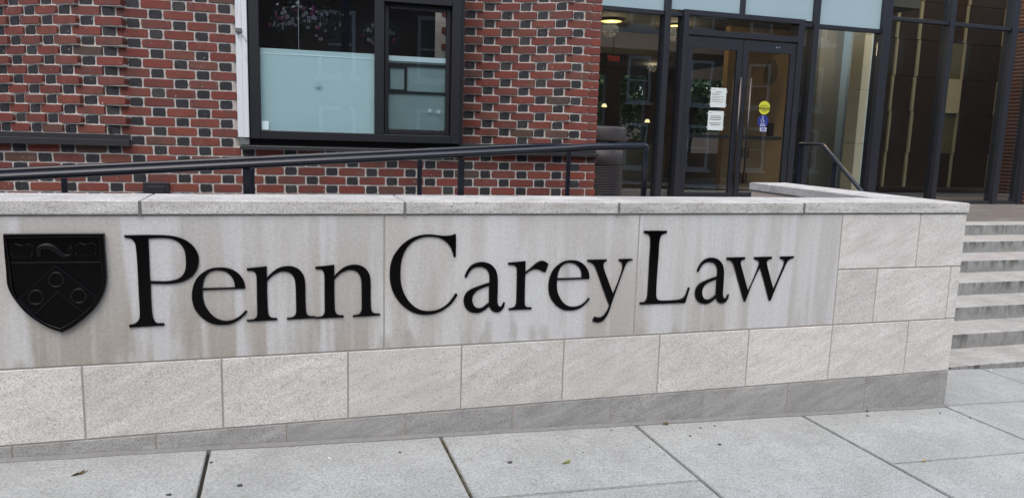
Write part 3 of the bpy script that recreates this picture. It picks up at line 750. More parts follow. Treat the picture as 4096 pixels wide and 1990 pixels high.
# mortar bed behind the bricks
def strip(bm, pts, z0, z1):
    v = [(bm.verts.new((s, d, z0)), bm.verts.new((s, d, z1))) for s, d in pts]
    for a, b in zip(v, v[1:]): bm.faces.new((a[0], b[0], b[1], a[1]))
ZT = 1.082+CH_*(NK+1)
bm = bmesh.new()
RC = .0065
strip(bm, [(-4.6, RC), (2.512-RC, RC), (2.512-RC, .6)], .5, 1.43)
strip(bm, [(s, d+RC+(.003 if d > 0 else .0)) for s, d in reversed(CL)] + [(-.34, RC), (-.30, .03)], 1.42, ZT)
strip(bm, [(1.2, .37+RC)] + [(s, d+RC+.003) for s, d in reversed(CR) if s > 1.25][:-1] + [(2.512-RC, RC), (2.512-RC, .7)], 1.42, ZT)
link('mortar_bed', bm_me('mortar_bed', bm), MORTAR, bld)
# corner return of the building (bricks of the side wall)
for k in range(0, NK+1, 1):
    pass
box('wall_core', (-4.6, .72, 0), (2.40, .9, ZT), DARK, bld, 0)
box('corner_return', (2.498, .03, .3), (2.508, .9, ZT), RED, bld, 0)
# steel ledges
def ledge(s0, s1, zlo, zmid, zhi, back):
    o = boxes('steel_ledge', [((s0, -.055, zlo), (s1, .02, zmid)), ], LEDGE, bld, .002)
    box('ledge_flashing', (s0, -.004, zmid+.001), (s1-.004, back, zhi), LEDGE, o, .001); return o
L1 = ledge(-4.5, -1.04, 1.411, 1.456, 1.490, .5)
L2 = ledge(1.36, 2.512, 1.411, 1.440, 1.488, .45)
# small weep slots
for s in (-1.18, -1.45): box('weep_vent', (s, -.002, 1.497), (s+.010, .03, 1.535), DARK, bld, 0)
# cover box low on the wall
jb = boxes('junction_box', [((-.972, -.03, .98), (-.797, .01, 1.156))], METAL, bld, .004); box('box_lid', (-.945, -.036, 1.0), (-.823, -.0305, 1.128), METAL, jb, .003)
# ------------------------------------------------------------------ the window
win = empty('window'); win.parent = bld
FY = -.04
WT = 3.0
def fb(name, s0, s1, z0, z1, mat=FRAMEM, y0=FY, y1=.10, par=win, bev=.003): return box(name, (s0, y0, z0), (s1, y1, z1), mat, par, bev)
frame_parts = [(-.223, -.152, 1.489, WT), (1.272, 1.345, 1.489, WT), (.681, .752, 1.5495, WT), (-.1515, 1.2715, 1.489, 1.549), (.7525, 1.2715, 2.537, 2.66), (-.1515, .6805, 2.92, WT)]
for a in frame_parts: fb('frame', *a)
fb('frame', 1.346, 1.372, 1.47, WT, y0=-.02, y1=.40)          # side return towards the curved wall
fb('frame', -.232, -.224, 1.489, WT, y0=-.02, y1=.3)
g1 = fb('pane', -.1515, .6805, 1.5495, 2.918, GLASSW, -.005, .003, bev=0)
fb('frosted_film', -.150, .680, 1.551, 2.151, FILM, .010, .016, bev=0)
fb('film_edge', -.150, .680, 2.110, 2.1175, PALE, .0075, .0095, bev=0)
fb('blind_cord', .124, .1255, 2.15, 2.9, PALE, .05, .0515, bev=0)
fb('sticker', -.146, -.097, 1.556, 1.62, PALE, -.0072, -.0056, bev=0)
# opening sash, set back
for a in ((.758, .790, 1.552, 2.535), (1.236, 1.268, 1.552, 2.535), (.7905, 1.2355, 1.552, 1.588), (.7905, 1.2355, 2.496, 2.535)):
    fb('sash', *a, mat=FRAMEM, y0=.012, y1=.06)
fb('pane', .7905, 1.2355, 1.5885, 2.4955, GLASSD, .03, .036, bev=0)
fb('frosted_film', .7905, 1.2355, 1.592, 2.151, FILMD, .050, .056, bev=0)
fb('film_edge', .7905, 1.2355, 2.112, 2.150, PALE, .044, .049, bev=0)
for a in ((.7905, 1.2355, 2.078, 2.098), (.7905, 1.2355, 1.868, 1.886), (.914, .934, 1.887, 2.077), (.7905, .803, 1.887, 2.077), (.803, .914, 2.062, 2.077), (.803, .914, 1.8865, 1.897)): fb('screen_frame', *a, mat=FRAMEM, y0=.038, y1=.043, bev=0)
# dark room behind
rm = boxes('window_room', [((-.22, 1.3, 1.45), (1.34, 1.32, WT)), ((-.23, .11, 1.45), (-.222, 1.3, WT)), ((1.338, .11, 1.45), (1.343, 1.3, WT)), ((-.22, .11, 1.44), (1.34, 1.3, 1.46)), ((-.22, .11, WT), (1.34, 1.3, WT+.02))], DARK, win)
# shadow gap and sloping sill
fb('shadow_gap', -.215, 1.34, 1.443, 1.4885, DARK, .03, .12, bev=0)
hexa('sill', [(-.297, -.075, 1.413), (1.372, -.075, 1.413), (1.372, .11, 1.413), (-.297, .11, 1.413), (-.297, -.075, 1.432), (1.372, -.075, 1.432), (1.372, .11, 1.446), (-.297, .11, 1.446)], SILL, win, .002)
fb('sill', -.297, 1.372, 1.409, 1.4345, LEDGE, -.0785, -.0755, bev=.0005)
# white weathered jamb board with a little bracket and wire
fb('jamb_board', -.312, -.270, 1.495, WT, WHITE, -.035, .06); fb('jamb_board', -.2695, -.2325, 1.495, WT, WHITE, -.043, .06)
fb('bracket', -.301, -.2335, 1.440, 1.494, SILL, -.03, .05)
sn = fb('sensor', -.312, -.268, 2.245, 2.275, SILL, -.056, -.036)
tube('sensor_wire', [(-.295, -.05, 2.246), (-.29, -.05, 2.20), (-.262, -.048, 2.225), (-.235, -.046, 2.18)], .0018, LEDGE, sn, 6)
# bird decals
BIRD = [(0, 3), (4, 6), (7, 12), (9, 7), (14, 9), (13, 4), (16, 1), (12, 1), (12, -5), (8, -1), (2, -5), (4, 1), (-3, 2)]
for s, z, sc2, yy in ((.238, 1.892, .0032, -.0062), (1.095, 1.735, .0024, .0288), (1.165, 1.73, .0024, .0288)):
    bm = bmesh.new(); vv = [bm.verts.new((s+x*sc2, yy, z+y*sc2)) for x, y in BIRD]; f = bm.faces.new(vv)
    r_ = bmesh.ops.extrude_face_region(bm, geom=[f]); bmesh.ops.translate(bm, vec=(0, -.0006, 0), verts=[e for e in r_['geom'] if isinstance(e, bmesh.types.BMVert)])
    bmesh.ops.triangulate(bm, faces=bm.faces); link('bird_decal', bm_me('bird_decal', bm), BIRDM, win)

# ================================================================== HAND RAILS
def rail_thing(name, label, pts, posts, rad, prad, square=False):
    r = empty(name, (pts[0][0], pts[0][1], 0), label=label, cat='handrail', group='dark metal handrails')
    off = Vector((pts[0][0], pts[0][1], 0))
    tube('rail', [Vector(p)-off for p in pts], rad, RAILM, r, 14)
    for x, y, z0, z1 in posts:
        box('post', (x-prad-off.x, y-prad*.6-off.y, z0), (x+prad-off.x, y+prad*.6-off.y, z1), RAILM, r, .003)
    return r
fy = 4.2
def rp(u, v, y): q = onY(u, v, y); return (q.x, q.y, q.z)
rampz = lambda x: TZ - max(0, 1.9-x)*.071
a = rp(0, 709+0, fy); b = rp(2275, 594, fy); c = rp(2420, 585+1, fy); e = rp(2585, 585, fy)
sl = (b[2]-a[2])/(b[0]-a[0]); far = (-3.6, fy, a[2]+sl*(-3.6-a[0]))
RF = .021
front = [far, a, b, ((b[0]+c[0])/2, fy, (b[2]+c[2])/2+.004), c, (e[0]-.02, fy, e[2]), (e[0]-.004, fy, e[2]-.006), (e[0], fy, e[2]-.03), (e[0], fy, rampz(e[0]))]
pf = [(rp(u, v, fy)[0], fy, rampz(rp(u, v, fy)[0])-.02, rp(u, v, fy)[2]-RF*.6) for u, v in ((-310, 728), (977+8, 665), (1845, 625))]
rail_thing('handrail', 'thick dark handrail running along the back of the sign wall, bent down at its end', front, pf, RF, .018)
by = 5.62
a = rp(0, 683, by); b = rp(2100, 583, by); e = rp(2285, 581, by)
sl = (b[2]-a[2])/(b[0]-a[0]); far = (-3.9, by, a[2]+sl*(-3.9-a[0]))
pb = [(rp(u, v, by)[0], by, rampz(rp(u, v, by)[0])-.02, rp(u, v, by)[2]-.01) for u, v in ((255, 690), (1007, 640), (1679, 610), (2276, 590))]
rail_thing('handrail', 'thinner dark handrail close to the brick wall, on square posts', [far, a, b, (e[0], by, e[2]), ], pb, .019, .017)
# stair rail
sr = Vector(rp(3288, 578, 6.9)); x = sr.x
d_ = ray(3440, 757); yy = x/d_.x*d_.y; z2 = H + d_.z*(x/d_.x)
slope = (sr.z-z2)/(sr.y-yy)
pts = [(x, 7.27, sr.z), (x, sr.y+.02, sr.z), (x, sr.y-.02, sr.z-.008), (x, yy, z2), (x, 5.55, sr.z-slope*(6.9-5.55))]
pm = ray(3340, 640); ypm = x/pm.x*pm.y
rail_thing('handrail', 'slim dark handrail sloping down towards the stone steps in front of the glass', pts, [(x, 7.25, TZ, sr.z-.01), (x, ypm, .5, sr.z-slope*(6.9-ypm)), (x, 5.57, .25, pts[-1][2])], .021, .02)

# ================================================================== LITTER BIN
bn = empty('litter_bin', (3.03, 7.0, TZ), label='round brown ribbed litter bin with a domed lid beside the glass entrance', cat='bin')
lathe('body', [(.0, .002), (.250, .002), (.255, .02), (.255, .625), (.264, .63), (.262, .78), (.25, .785)], BIN, bn)
bm = bmesh.new(); nr = 34
for k in range(nr):
    z = .05 + k*.0168; r0 = .257
    pr = [(r0, z), (r0+.008, z+.004), (r0+.008, z+.009), (r0, z+.0125)]
    rings = [[bm.verts.new((r*math.cos(2*math.pi*j/36), r*math.sin(2*math.pi*j/36), zz)) for j in range(36)] for r, zz in pr]
    for i in range(3):
        for j in range(36): bm.faces.new((rings[i][j], rings[i][(j+1) % 36], rings[i+1][(j+1) % 36], rings[i+1][j]))
link('ribbed_shell', bm_me('ribbed_shell', bm, True), BIN, bn)
lathe('lid', [(.255, .862), (.278, .865), (.280, .88), (.280, .985), (.272, 1.0), (.2, 1.008), (0, 1.012)], BIN, bn)
lathe('throat', [(.20, .78), (.20, .87)], DARK, bn)
bm = bmesh.new()
for a0 in (-150, -65, 100):
    for q in range(0, 58, 6):
        a1, a2 = R(a0+q), R(a0+q+6)
        v = [bm.verts.new((.262*math.cos(t), .262*math.sin(t), z)) for t, z in ((a1, .775), (a2, .775), (a2, .868), (a1, .868))]; bm.faces.new(v)
link('lid_support', bm_me('lid_support', bm, True), BIN, bn)

# ================================================================== GLASS ENTRANCE
EY = 9.68
ent = empty('glass_entrance', (6.36, EY, TZ), label='dark framed glass entrance front with pale upper panels and double doors', cat='entrance')
def eb(name, x0, x1, z0, z1, mat=METAL, y0=-.06, y1=.06, par=None, bev=.003):
    return box(name, (x0-6.36, y0, z0-TZ), (x1-6.36, y1, z1-TZ), mat, par or ent, bev)
ET = 4.9
ZL0, ZL1 = 3.293, 3.351
cols = [(2.6, 2.67), (5.089, 5.175), (7.544, 7.630), (8.781, 8.93), (10.079, 10.165), (11.373, 11.475), (11.93, 12.03)]
for k, (a, b) in enumerate(cols): eb('mullion', a, b, TZ, ET, y0=-.10 if k == 3 else -.085, y1=.09)
bays = list(zip(cols, cols[1:]))
for k, ((a0, a1), (b0, b1)) in enumerate(bays):
    lo = a1+.0005; hi = b0-.0005
    z0t, z1t = (ZL0, ZL1) if k < 3 else (3.505, 3.559)
    if k == 1:
        eb('transom', lo, 5.3695, z0t, z1t, y0=-.05, y1=.05); eb('transom', 7.3605, hi, z0t, z1t, y0=-.05, y1=.05)
    else: eb('transom', lo, hi, z0t, z1t, y0=-.05, y1=.05)
    zb = TZ+.07
    if k == 1:
        for p0, p1 in ((lo, 5.3695), (7.3605, hi)):
            eb('bottom_rail', p0, p1, TZ, zb, y0=-.05, y1=.05); eb('glass_pane', p0, p1, zb+.0005, z0t-.0005, GLASS, -.006, .006, bev=0)
    else:
        eb('bottom_rail', lo, hi, TZ, zb if k < 3 else TZ+.05, y0=-.05, y1=.05); eb('glass_pane', lo, hi, zb+.0005, z0t-.0005, GLASS, -.006, .006, bev=0)
    if k < 3:
        eb('upper_panel', lo, (hi if k != 1 else 6.3), ZL1+.035*(k == 1)+.0005, ET, SPAN, -.012, .012, bev=0)
        if k == 1:
            eb('mullion', 6.302, 6.36, ZL1+.037, ET, y0=-.07, y1=.07); eb('upper_panel', 6.362, hi, ZL1+.0355, ET, SPAN, -.012, .012, bev=0)
    else: eb('glass_pane', lo, hi, z1t+.0005, ET, GLASS, -.006, .006, bev=0)
# door surround
for a in ((5.370, 5.452, TZ, 3.385), (7.262, 7.360, TZ, 3.385)): eb('door_frame', *a, y0=-.11, y1=.08)
eb('door_frame', 5.4525, 7.2615, 3.315, 3.385, y0=-.11, y1=.08); eb('door_frame', 5.4525, 7.2615, 3.05, 3.130, y0=-.11, y1=.08)
eb('glass_pane', 5.4525, 7.2615, 3.1305, 3.3145, GLASS, -.006, .006, bev=0)
def door(x0, x1, label):
    d = empty('door', (0, 0, 0)); d.parent = ent; d['label'] = label
    Y0, Y1 = -.095, -.04
    rails = [(x0, x0+.085, TZ+.012, 3.035), (x1-.085, x1, TZ+.012, 3.035), (x0+.0855, x1-.0855, 2.878, 3.035), (x0+.0855, x1-.0855, TZ+.012, TZ+.16)]
    for a in rails: eb('door_rail', *a, y0=Y0, y1=Y1, par=d)
    eb('pane', x0+.0855, x1-.0855, TZ+.1605, 2.8775, GLASS, -.072, -.064, d, 0)
    eb('push_bar', x0+.09, x1-.09, 1.63, 1.68, METAL, -.035, .0, d)
    for zh in (2.93, 2.0, 1.42, .85):
        xx = x0-.006 if x0 < 6 else x1+.006
        eb('hinge', xx-.012, xx+.012, zh-.07, zh+.07, METAL, -.118, -.0955, d)
    hx = x1-.042 if x0 < 6 else x0+.105
    hx = 6.312 if x0 < 6 else 6.478
    t = tube('pull_handle', [(hx-6.36, -.155, .985-TZ), (hx-6.36, -.155, 2.50-TZ)], .017, STEEL, d, 14)
    for zz in (1.12, 2.38): tube('handle_mount', [(hx-6.36, -.150, zz-TZ), (hx-6.36, -.096, zz-TZ)], .009, STEEL, t, 8)
    return d
d1 = door(5.458, 6.352, 'door leaf with two taped paper notices')
d2_ = door(6.364, 7.256, 'door leaf with yellow and blue round stickers')
eb('lock', 6.378, 6.412, 1.84, 2.02, STEEL, -.104, -.0955, d2_)
for xx in (6.90, 6.945): eb('screw', xx, xx+.012, 2.955, 2.967, PAPER, -.097, -.0955, d2_, 0)
def sheet_paper(a, b, rows):
    x0, z1 = a; x1, z0 = b
    p = eb('paper_notice', x0, x1, z0, z1, PAPER, -.0745, -.0728, d1, 0)
    z = z1-.03
    for ind, wd, th, gap in rows:
        if ind is not None: eb('text_line', x0+.02+ind, min(x1-.02, x0+.02+ind+wd), z-th, z, INK, -.0752, -.0748, p, 0)
        z -= th+gap
    for xx, zz in ((x0-.012, z1-.04), (x1+.012, z1-.05), (x0-.012, z0+.04), (x1+.012, z0+.04)): eb('tape', xx-.007, xx+.007, zz-.007, zz+.007, PAPER, -.0750, -.0746, p, 0)
g_ = .011
sheet_paper((5.885, 2.345), (6.138, 2.07), [(0, .05, .004, .02), (.06, .1, .008, .012), (0, .12, .004, g_), (0, .14, .004, g_*.6), (0, .10, .004, .018), (0, .2, .004, g_), (0, .12, .004, .02), (0, .2, .004, g_*.6), (.0, .12, .004, .012), (0, .2, .003, .01), (0, .18, .003, .01)])
sheet_paper((5.865, 2.018), (6.118, 1.745), [(0, .05, .004, .035), (.02, .17, .009, .016), (.01, .19, .009, .016), (0, .19, .009, .04), (0, .2, .009, .016), (.02, .16, .009, .02)])
def disc(name, x, z, r, mat, par, y=-.0745, sy_=1.0):
    n = 32; vs_ = [((x-6.36)+r*math.cos(2*math.pi*k/n), y+dy, (z-TZ)+r*sy_*math.sin(2*math.pi*k/n)) for dy in (0, .0012) for k in range(n)]
    fs = [tuple(range(n)), tuple(range(2*n-1, n-1, -1))] + [(k, (k+1) % n, n+(k+1) % n, n+k) for k in range(n)]
    return link(name, me_from(name, vs_, fs), mat, par)
def text(body, x, z, size, mat, par, y, mirror=False, y_off=0, bold=0):
    cu = bpy.data.curves.new('lettering', 'FONT'); cu.body = body; cu.size = size; cu.align_x = 'CENTER'; cu.align_y = 'CENTER'; cu.extrude = .0002; cu.offset = bold
    ob = bpy.data.objects.new('lettering', cu); col.objects.link(ob)
    me = bpy.data.meshes.new_from_object(ob.evaluated_get(bpy.context.evaluated_depsgraph_get())); bpy.data.objects.remove(ob); bpy.data.curves.remove(cu)
    me.materials.clear(); me.materials.append(mat)
    o = link('lettering', me, mat, par, (x, y, z), (R(90), 0, 0))
    if mirror: o.scale = (-1, 1, 1)
    return o
ys_ = disc('caution_sticker', 6.795, 2.094, .098, YEL, d2_, sy_=1.0)
eb('sticker_band', 6.795-.105, 6.795+.105, 2.066, 2.104, BLK, -.0762, -.0748, ys_, 0)
text('CAUTION', .435, 2.085-TZ, .040, YEL, ys_, -.0766, bold=.0006); text('AUTOMATIC', .435, 2.124-TZ, .026, BLK, ys_, -.0757); text('DOOR', .435, 2.044-TZ, .028, BLK, ys_, -.0757)
bs = disc('access_sticker', 6.787, 1.898, .093, BLU, d2_)
wc = tube('wheelchair_symbol', [(6.787-.01+.024*math.cos(t*.4+1.9)-6.36, -.0760, 1.902+.024*math.sin(t*.4+1.9)-TZ) for t in range(12)], .0032, WHT, bs, 6)
for pth in ([(-.006, .062), (-.006, .03), (-.004, .012), (.014, .012), (.024, -.008), (.032, -.004)], [(-.006, .036), (.012, .034)]):
    tube('wheelchair_symbol', [(6.787+a-6.36, -.0760, 1.898+b-TZ) for a, b in pth], .0032, WHT, bs, 6)
disc('wheelchair_symbol', 6.781, 1.966, .0075, WHT, bs, -.0763)
for zz in (1.858, 1.843, 1.829): eb('text_line', 6.787-.045, 6.787+.045, zz-.003, zz+.003, WHT, -.0758, -.0748, bs, 0)
ss = eb('small_sticker', 6.748, 6.858, 1.752, 1.810, WHT, -.0745, -.0730, d2_, 0)
for zz, wd in ((1.797, .04), (1.781, .046), (1.765, .04)): eb('text_line', 6.803-wd, 6.803+wd, zz-.005, zz+.005, BLU, -.0752, -.0747, ss, 0)

# ================================================================== LOBBY behind the glass
def structure(o): return tag(o, kind='structure')
structure(boxes('lobby_floor', [((2.6, 9.75, TZ-.1), (17, 17.2, TZ-.004))], LOBF))
structure(boxes('lobby_ceiling', [((2.6, 9.75, 3.735), (9.6, 14.3, 3.9)), ((2.6, 14.3, 3.30), (9.6, 17.2, 3.42)), ((9.6, 9.75, 6.4), (17, 17.2, 6.5))], CEIL))
bw = [((2.6, 17, TZ), (17, 17.15, 1.3)), ((2.6, 17, 3.15), (17, 17.15, 6.4))]
xw = [2.6, 7.05, 7.55, 7.95, 8.62, 9.9, 11.0, 17]
for a, b in ((2.6, 7.05), (7.52, 7.90), (8.58, 9.75), (10.9, 17)): bw.append(((a, 17, 1.3), (b, 17.15, 3.15)))
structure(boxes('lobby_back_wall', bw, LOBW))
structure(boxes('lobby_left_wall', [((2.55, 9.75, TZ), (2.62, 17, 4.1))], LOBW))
wa = onY(2895, 500, 12.6).x; wb_ = onY(3345, 500, 12.6).x
structure(boxes('lobby_tan_wall', [((wa, 12.6, TZ), (onY(3172, 500, 12.6).x, 12.75, 3.98))], TAN))
structure(boxes('lobby_recess_wall', [((onY(3172, 500, 12.6).x+.001, 13.2, TZ), (onY(3262, 500, 12.6).x+.4, 13.3, 3.98))], LOBW))
structure(boxes('lobby_olive_wall', [((onY(3255, 500, 12.6).x+.001, 12.6, TZ), (wb_, 12.75, 3.98))], OLIVE))
structure(boxes('lobby_pale_wall', [((wb_+.001, 12.42, TZ), (onY(3395, 500, 12.6).x, 12.75, 3.98))], PALE))
structure(boxes('lobby_grey_wall', [((onY(3395, 500, 12.6).x+.001, 12.5, TZ), (onY(3428, 500, 12.6).x, 12.75, 3.98))], GREYP))
structure(boxes('lobby_right_wall', [((17, 9.75, TZ), (17.1, 17, 6.4))], LOBW))
def bz(z): return z
# vent grille and wall plate on the tan wall
vg = onY(2975, 640, 12.58); vent = empty('wall_vent', (vg.x, 12.6, vg.z), label='square vent grille set low in the tan lobby wall', cat='vent')
box('frame', (-.32, -.02, -.42), (.32, -.001, .36), TAN, vent, .004)
for zz in (.14, -.34):
    for k in range(7): box('slat', (-.20+k*.045, -.03, zz-.1), (-.18+k*.045, -.0205, zz+.1), DARK, vent, 0)
pl = onY(3082, 518, 12.58); tag(box('wall_plate', (-.07, -.03, -.12), (.07, -.001, .12), LOBW, None, .006, loc=(pl.x, 12.6, pl.z)), 'small dark wall plate on the tan lobby wall', 'wall plate')
ov = onY(3088, 286, 12.57); n = 30
o = link('oval_plaque', me_from('oval_plaque', [(.125*math.cos(2*math.pi*k/n), dy, .225*math.sin(2*math.pi*k/n)) for dy in (-.03, -.002) for k in range(n)], [tuple(range(n)), tuple(range(2*n-1, n-1, -1))]+[(k, (k+1) % n, n+(k+1) % n, n+k) for k in range(n)]), plain('plaque_bronze', (.16, .12, .07), .5, var=.3), None, (ov.x, 12.6, ov.z)); tag(o, 'tall oval dark plaque hung on the tan lobby wall', 'plaque')
# cream column with panel seams beside the thick post
cc0 = onY(3428, 500, 11.2).x; cc1 = onY(3478, 500, 11.2).x
pc = empty('clad_column', ((cc0+cc1)/2, 11.2, TZ), label='pale cream metal clad column standing behind the thick glass-front post', cat='column')
hh = TZ
while hh < 3.9:
    box('cladding_panel', (-(cc1-cc0)/2, 0, hh-TZ), ((cc1-cc0)/2*.2, .3, min(hh+.95, 3.97)-TZ-.006), CREAM, pc, .003); box('cladding_panel', ((cc1-cc0)/2*.2+.002, .02, hh-TZ), ((cc1-cc0)/2, .3, min(hh+.95, 3.97)-TZ-.006), PALE, pc, .003); hh += .95
structure(boxes('lobby_dark_wall', [((cc1+.002, 11.25, TZ), (onY(3530, 500, 11.3).x, 11.4, 6.4))], DARK))
# bronze and gold metal panel wall behind the right bays
pw = empty('metal_panel_wall', (11, 11.2, TZ), label='dark bronze panel wall with gold edged vertical strips behind the tall glass bays', cat='panel wall')
rowz = [.86, 1.50, 2.24, 2.87, 3.52, 4.2, 4.9]
def gx(u, v): return onY(u, v, 11.1).x-11
fins = [(10.05, .0), (10.52, .075), (11.01, .085), (12.08, .075), (13.0, .08)]
for i in range(len(rowz)-1):
    z0, z1 = rowz[i]-TZ, rowz[i+1]-TZ-.008
    jit = (i % 2)*.018
    for j, (fx, wd) in enumerate(fins):
        nx_ = fins[j+1][0] if j+1 < len(fins) else 14
        x0, x1 = fx-11+wd+jit, nx_-11-.004+((i % 2)*.018)
        xm = x0+(x1-x0)*.55
        mt = GOLD if (j == 2 and i == 2) else OLIVEM if (j == 2 and i in (1, 3)) else BRONZE
        if j == 2:
            xs0 = 11.70-11+jit
            hexa('panel', [(x0, .02, z0), (xs0-.003, .03, z0), (xs0-.003, .06, z0), (x0, .06, z0), (x0, .02, z1), (xs0-.003, .03, z1), (xs0-.003, .06, z1), (x0, .06, z1)], BRONZE, pw, .002)
            hexa('panel', [(xs0, .03, z0), (x1, -.10 if mt is GOLD else -.02, z0), (x1, .06, z0), (xs0, .06, z0), (xs0, .03, z1), (x1, -.10 if mt is GOLD else -.02, z1), (x1, .06, z1), (xs0, .06, z1)], mt, pw, .002)
        else:
            hexa('panel', [(x0, .03, z0), (x1, -.02, z0), (x1, .06, z0), (x0, .06, z0), (x0, .03, z1), (x1, -.02, z1), (x1, .06, z1), (x0, .06, z1)], mt, pw, .002)
        if wd: hexa('gold_edge', [(x0-wd, -.05, z0), (x0-.002, -.02, z0), (x0-.002, .06, z0), (x0-wd, .06, z0), (x0-wd, -.05, z1), (x0-.002, -.02, z1), (x0-.002, .06, z1), (x0-wd, .06, z1)], GOLD, pw, .004)
# brick wall seen through the far right glass
def bwm():
    b = NB('far_brick'); br = b.n('ShaderNodeTexBrick'); br.inputs['Scale'].default_value = 1; br.inputs['Brick Width'].default_value = .3; br.inputs['Row Height'].default_value = .068; br.inputs['Mortar Size'].default_value = .006
    br.inputs['Color1'].default_value = (.10, .03, .022, 1); br.inputs['Color2'].default_value = (.07, .025, .02, 1); br.inputs['Mortar'].default_value = (.30, .26, .24, 1)
    mp = b.pos(1, 1, 1, (R(90), 0, 0)); b.l(mp, br.inputs['Vector']); b.col(br.outputs[0]).set(Roughness=.8); return b.done()
fbw = boxes('brick_pier', [((13.25, 10.9, TZ), (14.6, 11.15, 6.4))], bwm()); tag(fbw, 'dark red brick pier inside, behind the last narrow glass bay', 'pier')
fbw2 = boxes('brick_pier', [((12.04, 9.55, TZ), (13.6, 9.8, 5.2))], MATS['far_brick']); tag(fbw2, 'dark red brick pier outside the end of the glass front', 'pier')
# lamps
def ceil_lamp(u, v, y, lab, r=.17):
    p = onY(u, v, y); e_ = empty('ceiling_light', (p.x, y, p.z), label=lab, cat='ceiling light', group='lit lobby ceiling lights')
    lathe('diffuser', [(0, 0), (r, 0), (r, .02)], LAMP, e_, seg=28); lathe('trim', [(r+.002, -.004), (r+.03, -.004), (r+.03, .06)], CEIL, e_, seg=28)
    ld = bpy.data.lights.new('lamp_light', 'POINT'); ld.energy = 8; ld.color = (1, .80, .50); ld.shadow_soft_size = .15
    lo = bpy.data.objects.new('lamp_light', ld); col.objects.link(lo); lo.parent = e_; lo.location = (0, 0, -.12)
    return e_
ceil_lamp(2445, 86, 12.9, 'round lit warm ceiling light inside the lobby above the litter bin', .19)
ceil_lamp(2700, 104, 12.9, 'round lit warm ceiling light inside the lobby close to the door frame', .12)
ceil_lamp(2612, 237, 15.8, 'small lit ceiling light deep in the lobby', .10)
ceil_lamp(3060, 30, 11.4, 'ceiling light above the tan lobby wall behind the upper panels', .15)
for xx_, lab_ in ((10.2, 'ceiling light high over the plain bronze end of the metal panel wall'), (12.4, 'ceiling light high over the gold panels of the metal wall')):
    q_ = ceil_lamp(3600, 0, 10.4, lab_, .14); q_.location = (xx_, 10.45, 6.36)
    [c_ for c_ in q_.children if c_.type == 'LIGHT'][0].data.energy = 120
def pendant(u, v, y, lab):
    p = onY(u, v, y); e_ = empty('pendant_lamp', (p.x, y, p.z), label=lab, cat='pendant lamp', group='small bell pendant lamps')
    lathe('shade', [(.012, .06), (.035, .055), (.06, 0), (.056, -.008)], LAMPW, e_, seg=18); tube('cord', [(0, 0, .09), (0, 0, 3.30-p.z)], .004, DARK, e_, 6)
pendant(2417, 426, 15, 'small lit bell pendant lamp above and behind the litter bin')
pendant(2589, 488, 15, 'small lit bell pendant lamp between the litter bin and the doors')
p = onY(2452, 236, 14.0); es = empty('exit_sign', (p.x, 14, p.z), label='dim red exit sign hanging in the lobby, seen reversed', cat='sign')
box('sign_plate', (-.14, -.01, -.09), (.14, .02, .09), DARK, es, .004); text('EXIT', 0, 0, .13, EXITM, es, -.014, mirror=True, bold=.004); tube('hanger', [(0, 0, .09), (0, 0, 3.73-p.z)], .008, DARK, es, 6)
# dark reception furniture low in the lobby
fx = onY(2560, 700, 15.2); dsk = empty('reception_desk', (fx.x, 15.2, TZ), label='pale reception desk low in the lobby behind the glass', cat='desk')
box('desk_front', (-.9, 0, 0), (.6, .06, .85), GREYP, dsk); box('desk_top', (-.95, -.05, .852), (.65, .6, .90), LOBF, dsk); box('desk_end', (-.9, .062, 0), (-.84, .5, .85), GREYP, dsk)

# ================================================================== TREES and buildings in the courtyard and street
def make_tree(name, loc, h, rad, n, lab, mat=FOL, leaf=.09, cz=.62, cat='tree'):
    t = empty(name, loc, label=lab, cat=cat)
    bm = bmesh.new(); tube_bm(bm, [(0, 0, 0), (.05, .02, h*.25), (-.04, .05, h*.5), (.05, 0, h*.8)], [.11*h/5, .085*h/5, .06*h/5, .02], 8)
    for k in range(7):
        a = k*2.4; z0 = h*(.32+.06*k); tube_bm(bm, [(0, 0, z0), (rad*.45*math.cos(a), rad*.45*math.sin(a), z0+h*.12), (rad*.8*math.cos(a), rad*.8*math.sin(a), z0+h*.2)], [.035*h/5, .02*h/5, .006], 6)
    link('trunk', bm_me('trunk', bm, True), BARK, t)
    vs_, fs = [], []
    clumps = [(random.gauss(0, .42)*rad, random.gauss(0, .42)*rad, h*cz+random.gauss(0, .17)*h, random.uniform(.25, .5)*rad) for _ in range(22)]
    for k in range(n):
        cx, cy, cz_, cr = random.choice(clumps); d = Vector((random.gauss(0, 1), random.gauss(0, 1), random.gauss(0, 1))).normalized()*cr*random.random()**.4
        p = Vector((cx, cy, cz_))+d; a = Vector((random.gauss(0, 1), random.gauss(0, 1), random.gauss(0, .5))).normalized(); b = a.cross(Vector((random.gauss(0, 1), random.gauss(0, 1), 1))).normalized(); s = leaf*random.uniform(.6, 1.3)
        i = len(vs_); vs_ += [p-a*s, p+b*s*.5, p+a*s, p-b*s*.5]; fs.append((i, i+1, i+2, i+3))
    link('crown', me_from('crown', [tuple(v) for v in vs_], fs), mat, t); return t
make_tree('courtyard_tree', (9.0, 20, TZ), 4.6, 1.7, 5200, 'leafy courtyard tree seen through the lobby glass', leaf=.11, cz=.5)
make_tree('courtyard_tree', (12.2, 21, TZ), 5.0, 1.6, 5200, 'leafy courtyard tree seen through the door leaf with paper notices', leaf=.11, cz=.5)
cyb = boxes('courtyard_wall', [((0, 27, TZ), (30, 27.4, 3.0))], LOBW); tag(cyb, 'low dark courtyard wall behind the trees beyond the lobby', 'wall')
tag(boxes('courtyard', [((2.6, 17.2, TZ-.2), (30, 27, TZ-.01))], SIDE), kind='structure')

